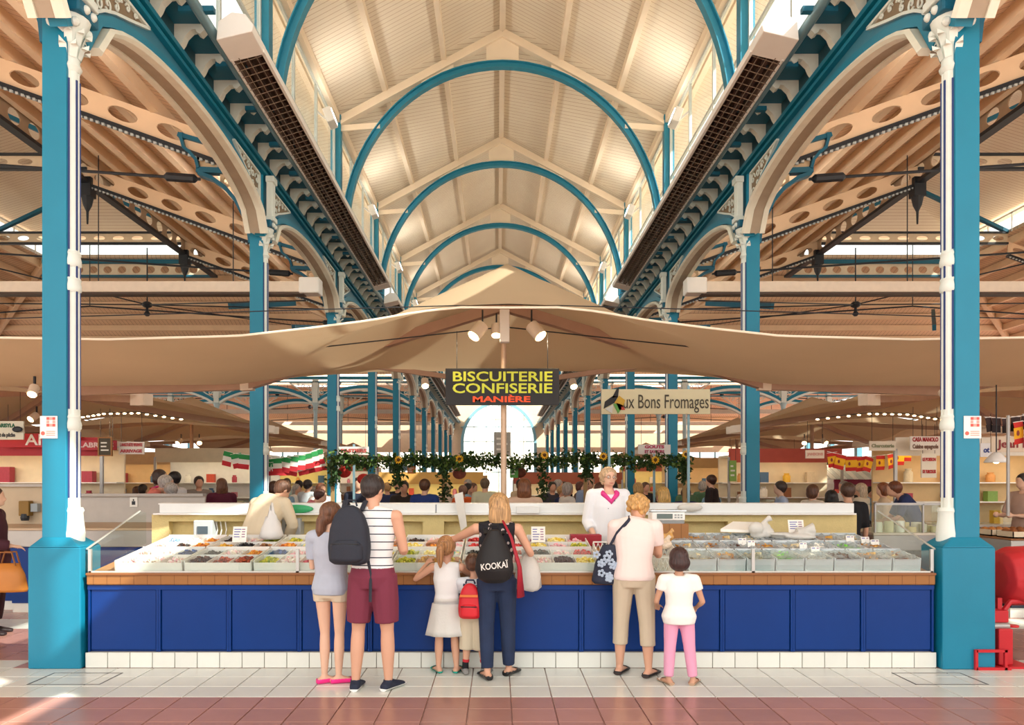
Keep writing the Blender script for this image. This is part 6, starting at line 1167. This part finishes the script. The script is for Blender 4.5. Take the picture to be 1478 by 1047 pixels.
lr = thing('dish_lamp', 'white dish shaped pendant lamp over the bread table', 'lamp', W(1438, 668, 10.4)); p = wl(lr); MB().lathe([(.02, .14), (.06, .12), (.12, .05), (.15, 0)], p, 16).build('shade', WHITE, lr, 'full'); MB().sph(p+Vector((0, 0, .03)), .045, 10, 8).build('bulb', WARM, lr); MB().tube([p+Vector((0, 0, .13)), p+Vector((0, 0, 1.2))], .008, 5).build('cord', IRON, lr)
for x in (1455,): T(MB().tube([W(x, 745, 9.9), W(x, 640, 9.9), W(x, 600, 9.9)], .02, 8).build('stall_pole', STEEL), 'steel upright pole at the bread table', 'pole')
# ---- the red hose cart by the pier
RED = M('#c4202a', .4, var=.1); rc = thing('hose_cart', 'red metal hose cart under a crumpled red cover beside the blue pier', 'cart', W(1455, 965, 7.0))
b = MB(); c0 = W(1478, 832, 7.35); rings = []
for t, a_ in ((-1, .55), (-.9, .85), (-.5, 1), (.2, 1.03), (.8, .95), (1, .6)): rings.append([c0+Vector((t*.26, math.cos(q)*.3*a_*(1+.04*math.sin(7*q+t*3)), math.sin(q)*.27*a_*(1+.05*math.sin(5*q-t*4)))) for q in [2*PI*k/24 for k in range(24)]])
b.loft(rings); addmesh(remesh(MB().add(b.v, b.f), .015, 2), 'cover', M('#c22a30', .6, var=.15, scale=5, bump=.6, bscale=9), rc).location = -wl(rc)
p = wl(rc); fr = [W(1448, 905, 7.2), W(1450, 880, 7.2), W(1458, 869, 7.2), W(1500, 866, 7.2)]; MB().tube(fr, .025, 8).build('tube_frame', RED, rc, True)
MB().bx(W(1433, 0, 7.1).x, W(1456, 0, 7.1).x, 7.1, 7.3, W(0, 899, 7.1).z, W(0, 882, 7.1).z).build('side_plate', RED, rc, bevel=.005)
q = W(1446, 0, 7.1); MB().bx(q.x-.065, q.x+.065, 7.04, 7.2, .02, .345).build('post_box', RED, rc, bevel=.01); MB().tube([W(1433, 904, 7.1), W(1455, 904, 7.1)], .03, 10).build('valve', STEEL, rc); MB().lathe([(.045, -.01), (.05, 0), (.045, .01)], W(1462, 904, 7.1), 12).build('valve_wheel', RED, rc)
x0, x1 = W(1408, 0, 6.95).x, W(1458, 0, 6.95).x; f = MB()
for z in (.012, .17): f.bx(x0, x1, 6.93, 6.955, z-.012, z+.012)
for x in (x0, x0+.26): f.bx(x-.012, x+.012, 6.93, 6.955, 0, .18)
f.bx(x0, x1, 6.95, 7.3, 0, .012).build('guard_frame', RED, rc)
MB().bx(x1-.02, x1+.24, 6.98, 7.5, 0, .02).bx(x1+.05, x1+.09, 7.2, 7.24, .02, .6).build('base_plate', RED, rc)
# ---- stalls of the aisles with shelves of goods
GC = ['#c8503a', '#e0b23a', '#7a9a4a', '#d8c8a8', '#8a5a3a', '#c87a8a', '#4a6a8a', '#ece6da', '#a83a4a', '#d89a5a']
GN = ['red', 'yellow', 'green', 'cream', 'brown', 'pink', 'blue', 'white', 'crimson', 'orange']
TONE = [('cream', '#e8d8b8'), ('white', '#ece8e0'), ('buff', '#d8b888'), ('pale yellow', '#ecdc9a')]
gm = MB().bx(-.5, .5, -.5, .5, 0, 1).mesh('carton'); jm = MB().lathe([(.4, 0), (.5, .06), (.5, .72), (.32, .84), (.32, .88), (.36, .9), (.36, 1), (0, 1)], (0, 0, 0), 10).mesh('jar', smooth=True)
for m_ in (gm, jm): m_.materials.append(None)
ns = 0; FOOT = [(-6.35, -4.42, 10, 11.6), (-11.5, -6.4, 10.2, 11.7), (4.95, 6.35, 10.6, 11.7), (6.15, 9, 9.6, 10.9), (7.2, 9.6, 19.6, 20.7)]; SEEN = []
for s_ in (-1, 1):
    FOOT += [(s_*4.03-.3, s_*4.03+.3, Y0+SP*k-.3, Y0+SP*k+.3) for k in range(6)]+[(s_*8.6-.1, s_*8.6+.1, q-.1, q+.1) for q in PY]
def free(px, d):
    x = at(px, d).x; m = .3
    return not any(a-m < x < b+m and c-m < d < e_+m for a, b, c, e_ in FOOT) and all((x-u)**2+(d-v)**2 > .55**2 for u, v in SEEN)
def settle(px, d):
    for k in range(40):
        for q in (d*(1+.012*k), d*(1-.012*k)):
            if q > 10.4 and free(px, q): return q
    return d
def goods_stall(x, y, w, tone, where, light=True, fascia=None, goods=12, tall=2.2):
    global ns
    tn, tc = TONE[tone]; r = thing('market_stall', '%s market stall with shelves of goods %s' % (tn, where), 'stall', (x, y, 0)); m = M(tc, .7); rd = random.Random(ns)
    MB().bx(x-w/2, x+w/2, y, y+.7, 0, .95).build('counter_body', M('#7a6a5a', .6), r); MB().bx(x-w/2-.03, x+w/2+.03, y-.03, y+.72, .95, .99).build('worktop', M('#d9d2c4', .4), r)
    MB().bx(x-w/2, x+w/2, y+1.9, y+1.95, 0, tall).build('back_wall', m, r)
    for z in (1.3, 1.65): MB().bx(x-w/2, x+w/2, y+1.6, y+1.9, z, z+.02).build('shelf', WHITE, r)
    MB().bx(x-w/2, x+w/2, y+1.1, y+1.95, tall, tall+.05).build('roof_panel', m, r)
    fo = MB().bx(x-w/2, x+w/2, y+1.06, y+1.1, tall-.12, tall+.2).build('fascia', M(fascia or tc, .6), r)
    for sx in (-1, 1): MB().bx(x+sx*(w/2)-.025, x+sx*(w/2)+.025, y+1.05, y+1.1, 0, tall).build('post', STEEL, r)
    MB().bx(x-w/2+.1, x+w/2-.1, y+1.15, y+1.2, tall-.1, tall-.05).build('strip_lamp', emit('#fff0d0', 7), r)
    MB().bx(x-w/2+.05, x+w/2-.05, y+.02, y+.025, .99, 1.3).build('glass_front', CLEAR, r)
    for i in range(goods):
        k = rd.randrange(10); o = bpy.data.objects.new('carton' if i % 2 else 'jar', gm if i % 2 else jm); col.objects.link(o); o.material_slots[0].link = 'OBJECT'; o.material_slots[0].material = M(GC[k], .5, var=.2)
        row = i % 3; n = (goods+2)//3; xx = x-w/2+.2+(w-.4)*((i//3)+.5)/n; s = rd.uniform(.12, .2); o.location = (xx, y+(1.75 if row else .4), (.99, 1.32, 1.67)[row]); o.scale = (s, s*.8, s*rd.uniform(1, 1.5))
        T(o, '%s %s on the %s of the stall %s' % (GN[k], 'carton' if i % 2 else 'jar', ('counter', 'lower shelf', 'upper shelf')[row], where), 'carton' if i % 2 else 'jar', 'goods on the aisle stalls')
    ns += 1; FOOT.extend([(x-w/2, x+w/2, y-.03, y+.72), (x-w/2, x+w/2, y+1.05, y+1.95)])
for x, y, w, tone, where, fa in ((-8.7, 12.6, 3.4, 0, 'below the red fascia signs', '#b8343c'), (-6.6, 16.8, 2.6, 1, 'near the Italian flags', '#d8c8a8'), (-9.6, 19.0, 3.6, 2, 'behind the seafood stall', '#c8a070'), (-6.9, 23.5, 3.4, 3, 'under the second flag parasol', '#e0c85a'), (-6.6, 30.5, 3.4, 1, 'just before the transept arches', '#c86a5a'),
    (8.5, 12.6, 3.4, 2, 'below the cream sign with red letters', '#e8e0d0'), (6.5, 17.0, 2.6, 0, 'under the Spanish flags', '#c85a4a'), (11.4, 22.2, 3.6, 1, 'behind the charcuterie sign', '#8a1f38'), (6.9, 23.5, 3.4, 2, 'beyond the striped awning', '#d8a868'), (6.6, 30.5, 3.4, 3, 'by the transept past the awning', '#d8785a'),
    (-1.9, 20.0, 2.8, 3, 'in the nave behind garland', '#d8a85a'), (1.9, 20.5, 2.8, 0, 'in the nave beside the cheese sign', '#a8583a'), (-1.9, 29, 2.8, 2, 'deep in the nave', '#c8a070'), (1.9, 30, 2.8, 1, 'deep in the nave opposite', '#b85a4a')): goods_stall(x, y, w, tone, where, fascia=fa, goods=12 if abs(x) > 3 else 6, tall=2.25 if abs(x) > 3 else 1.75)
aw = thing('striped_awning', 'white slatted awning with maroon board below it under the parasol', 'awning', W(1200, 690, 20))
for i in range(16): x = W(1140+8*i, 0, 20).x; MB().bar((x, 20.6, W(0, 671, 20).z), (x, 19.7, W(0, 692, 20).z), .125, .02).build('slat', M('#e9ece8' if i % 2 else '#c9d4d2', .5), aw)
MB().bx(W(1205, 0, 20).x, W(1262, 0, 20).x, 20.0, 20.05, 1.5, W(0, 691, 20).z).build('board', M('#8a1f40', .6), aw)
for x in (1142, 1264): MB().bx(W(x, 0, 20).x-.03, W(x, 0, 20).x+.03, 20, 20.06, 0, 2.1).build('post', STEEL, aw)
# ---- crowd
ppl = [('shortlean', 208, 686, 12.6, 1.35, '#dd7f72', '#b5aea8', 'elderly man in salmon shirt leaning over the fish counter screen'), ('bobstand', 230, 677, 13.4, 1.45, '#cf2f7d', '#3a2a24', 'dark haired woman in bright pink top behind the fish counter'), ('shortfwd', 252, 680, 13.2, -1.3, '#e6e4e6', '#1c1a1c', 'black haired man in white shirt behind the fish counter'), ('shortlean', 268, 697, 12.3, -1.2, '#262c46', '#a8a29c', 'balding man in navy top bending beside the fish counter'), ('longfwd', 320, 690, 14.6, -.5, '#5c2036', '#6b4731', 'woman in burgundy sleeveless top with a brown ponytail'), ('shortstand', 287, 687, 17, 2.6, '#8b8178', '#2a2422', 'man in grey brown shirt near the Italian flags'), ('shortstand', 134, 681, 16.5, .4, '#c79c90', '#8b4a2a', 'red haired shopper in checked pink shirt past the sunlit pier'), ('shortlean', 437, 706, 13, 1.5, '#db7f90', '#4a2a22', 'man in pink shirt bending low behind the white ledge'), ('bobstand', 463, 697, 15, 2.4, '#e6dfdc', '#7a4a34', 'auburn haired woman in white by the blue pier'), ('shortfwd', 444, 692, 17, .5, '#c8d3da', '#2a2422', 'black haired man in pale blue shirt near the flags'), ('shortstand', 414, 690, 19, 2.8, '#a9c1b9', '#5a4a40', 'shopper in pale green top facing the garland'), ('bobstand', 395, 694, 15, -.4, '#7a3a4a', '#4a3024', 'woman in plum top behind the stooping stall keeper'),
    ('shortstand', 517, 689, 15.2, 3.0, '#23283a', '#2a211e', 'man in black top with hands up near the hanging red flowers'), ('shortfwd', 583, 694, 14.6, 3.0, '#2e2826', '#221c1a', 'dark haired man in brown black jacket facing the stall'), ('shortstand', 613, 691, 13.6, .3, '#203a7c', '#5a3a28', 'man in royal blue shirt seen from behind under the garland'), ('bobstand', 645, 697, 17, .6, '#d8c9b9', '#c8b090', 'fair haired shopper in beige by the wooden garland post'), ('shortfwd', 668, 700, 16.4, -.6, '#e2652c', '#8a6a5a', 'shopper in bright orange top under the garland'), ('longfwd', 683, 697, 19, 2.2, '#b99b8b', '#5a3a2a', 'long haired woman in dusty rose top in the crowd'), ('shortstand', 700, 690, 15.8, .2, '#cdd3b8', '#6a5a48', 'man in pale sage shirt beside the canopy pole'), ('longfwd', 757, 690, 11.3, .1, '#dcbca4', '#7a4a2c', 'curly brown haired woman in peach top close behind the ledge'), ('shortstand', 797, 695, 17.5, 2.9, '#3b3b45', '#2a2422', 'man in charcoal top far behind the ledge'), ('bobstand', 819, 696, 14.4, 1.2, '#e8e4de', '#a9a19b', 'grey haired woman in white blouse reading beside the crowd'), ('shortstand', 851, 687, 15.6, 2.9, '#8496b4', '#8a7a6a', 'tall man in blue checked shirt near the woman in white'), ('bobstand', 837, 695, 18.5, 2.0, '#6a5a58', '#5a3022', 'reddish haired woman in brown behind the checked shirt'), ('shortstand', 866, 696, 13.4, -.8, '#8b6c6c', '#5a3a2c', 'shopper in mauve top close behind the smiling stall keeper'), ('bobstand', 921, 696, 14.5, -.3, '#3b3337', '#c19b61', 'fair haired woman in dark striped top past the smiling stall keeper'), ('longfwd', 957, 702, 11.2, -.2, '#d8b08a', '#c9a05c', 'long blonde haired woman in tan top right behind the ledge'), ('shortfwd', 990, 704, 14, .6, '#2b3070', '#4a3a30', 'shopper in indigo top below the end of the garland'), ('shortstand', 1027, 685, 17, -1.0, '#2a2326', '#3a2018', 'tall dark haired man in black under the cheese sign'), ('shortlean', 1068, 697, 15.5, 2.6, '#c8b8a8', '#6a5044', 'shopper in beige top beside a blue pier'),
    ('shortstand', 1127, 694, 13.4, -1.4, '#a9b9d6', '#3a2c26', 'man in pale blue shirt before the striped awning'), ('shortstand', 1141, 690, 18, -2.4, '#34343a', '#2a2422', 'man in dark grey far behind the pale blue shirt'), ('bobstand', 1173, 699, 12.7, 1.2, '#ded4c6', '#5a3824', 'brown haired woman in cream jacket before the awning'), ('bobstand', 1200, 707, 11.4, .1, '#b8675a', '#16120f', 'black haired woman in rust top close behind the ledge'), ('shortstand', 1224, 696, 11.2, .1, '#17171b', '#4a3226', 'man in black suit jacket standing at the end of the ledge'), ('longfwd', 1243, 697, 14.5, -.7, '#c8c0b0', '#b8a48c', 'ash blonde woman in grey beside the black suit jacket'), ('bobstand', 1275, 696, 13.4, -1.2, '#d8bfa0', '#7a4426', 'chestnut haired woman in buff top at the cheese counter'), ('shortlean', 1322, 695, 12.4, -1.3, '#28345f', '#6a3a22', 'man in navy shirt leaning over the cheese counter'), ('shortstand', 1347, 702, 15.5, 2.9, '#8b8a90', '#5a4a3e', 'shopper in grey beside the white placard'), ('bobstand', 1357, 697, 16.5, -2.8, '#5c5a60', '#3a2c24', 'woman in slate grey half hidden by the pier'), ('shortfwd', 1478, 683, 12.2, -1.8, '#b89a8a', '#2a2422', 'stall holder reaching over the bread table')]
for k in ppl:
    q = settle(k[1], k[3]); SEEN.append((at(k[1], q).x, q)); shopper(k[0], k[1], k[2], q, *k[4:7], k[7], skin=random.choice((SKIN, SKINP, SKINT)), group='shoppers in the hall')
rd = random.Random(21); CT = [('red', '#b83a3a'), ('white', '#e4e2dc'), ('navy', '#2a3358'), ('grey', '#8a8a8c'), ('beige', '#cdb99a'), ('green', '#5a7a5a'), ('pink', '#d88a9a'), ('black', '#222226'), ('sky blue', '#8ab0cc')]; CH = [('dark', '#2a211d'), ('brown', '#5f4030'), ('fair', '#b99362'), ('grey', '#a39c95')]
for i in range(56):
    px = rd.choice((rd.uniform(490, 700), rd.uniform(745, 985), rd.uniform(985, 1060), rd.uniform(395, 470), rd.uniform(120, 340), rd.uniform(1110, 1350))); d = settle(px, rd.uniform(17.2, 19.2) if i % 3 else rd.uniform(23, 28)); SEEN.append((at(px, d).x, d)); t, h = CT[i % 9], CH[(i*3+i//9) % 4]
    kd = rd.choice(['shortstand', 'shortfwd', 'bobstand', 'longfwd']); shopper(kd, px, 0, d, rd.uniform(-3, 3), t[1], h[1], 'distant shopper in %s top with %s %s hair' % (t[0], {'s': 'short', 'b': 'chin length', 'l': 'long'}[kd[0]], h[0]), H=rd.uniform(1.55, 1.78), group='distant shoppers in the hall')
for k in PARKED: 
    for c in list(CR[k].children): bpy.data.objects.remove(c)
    bpy.data.objects.remove(CR[k])
bpy.data.scenes.remove(TMP)
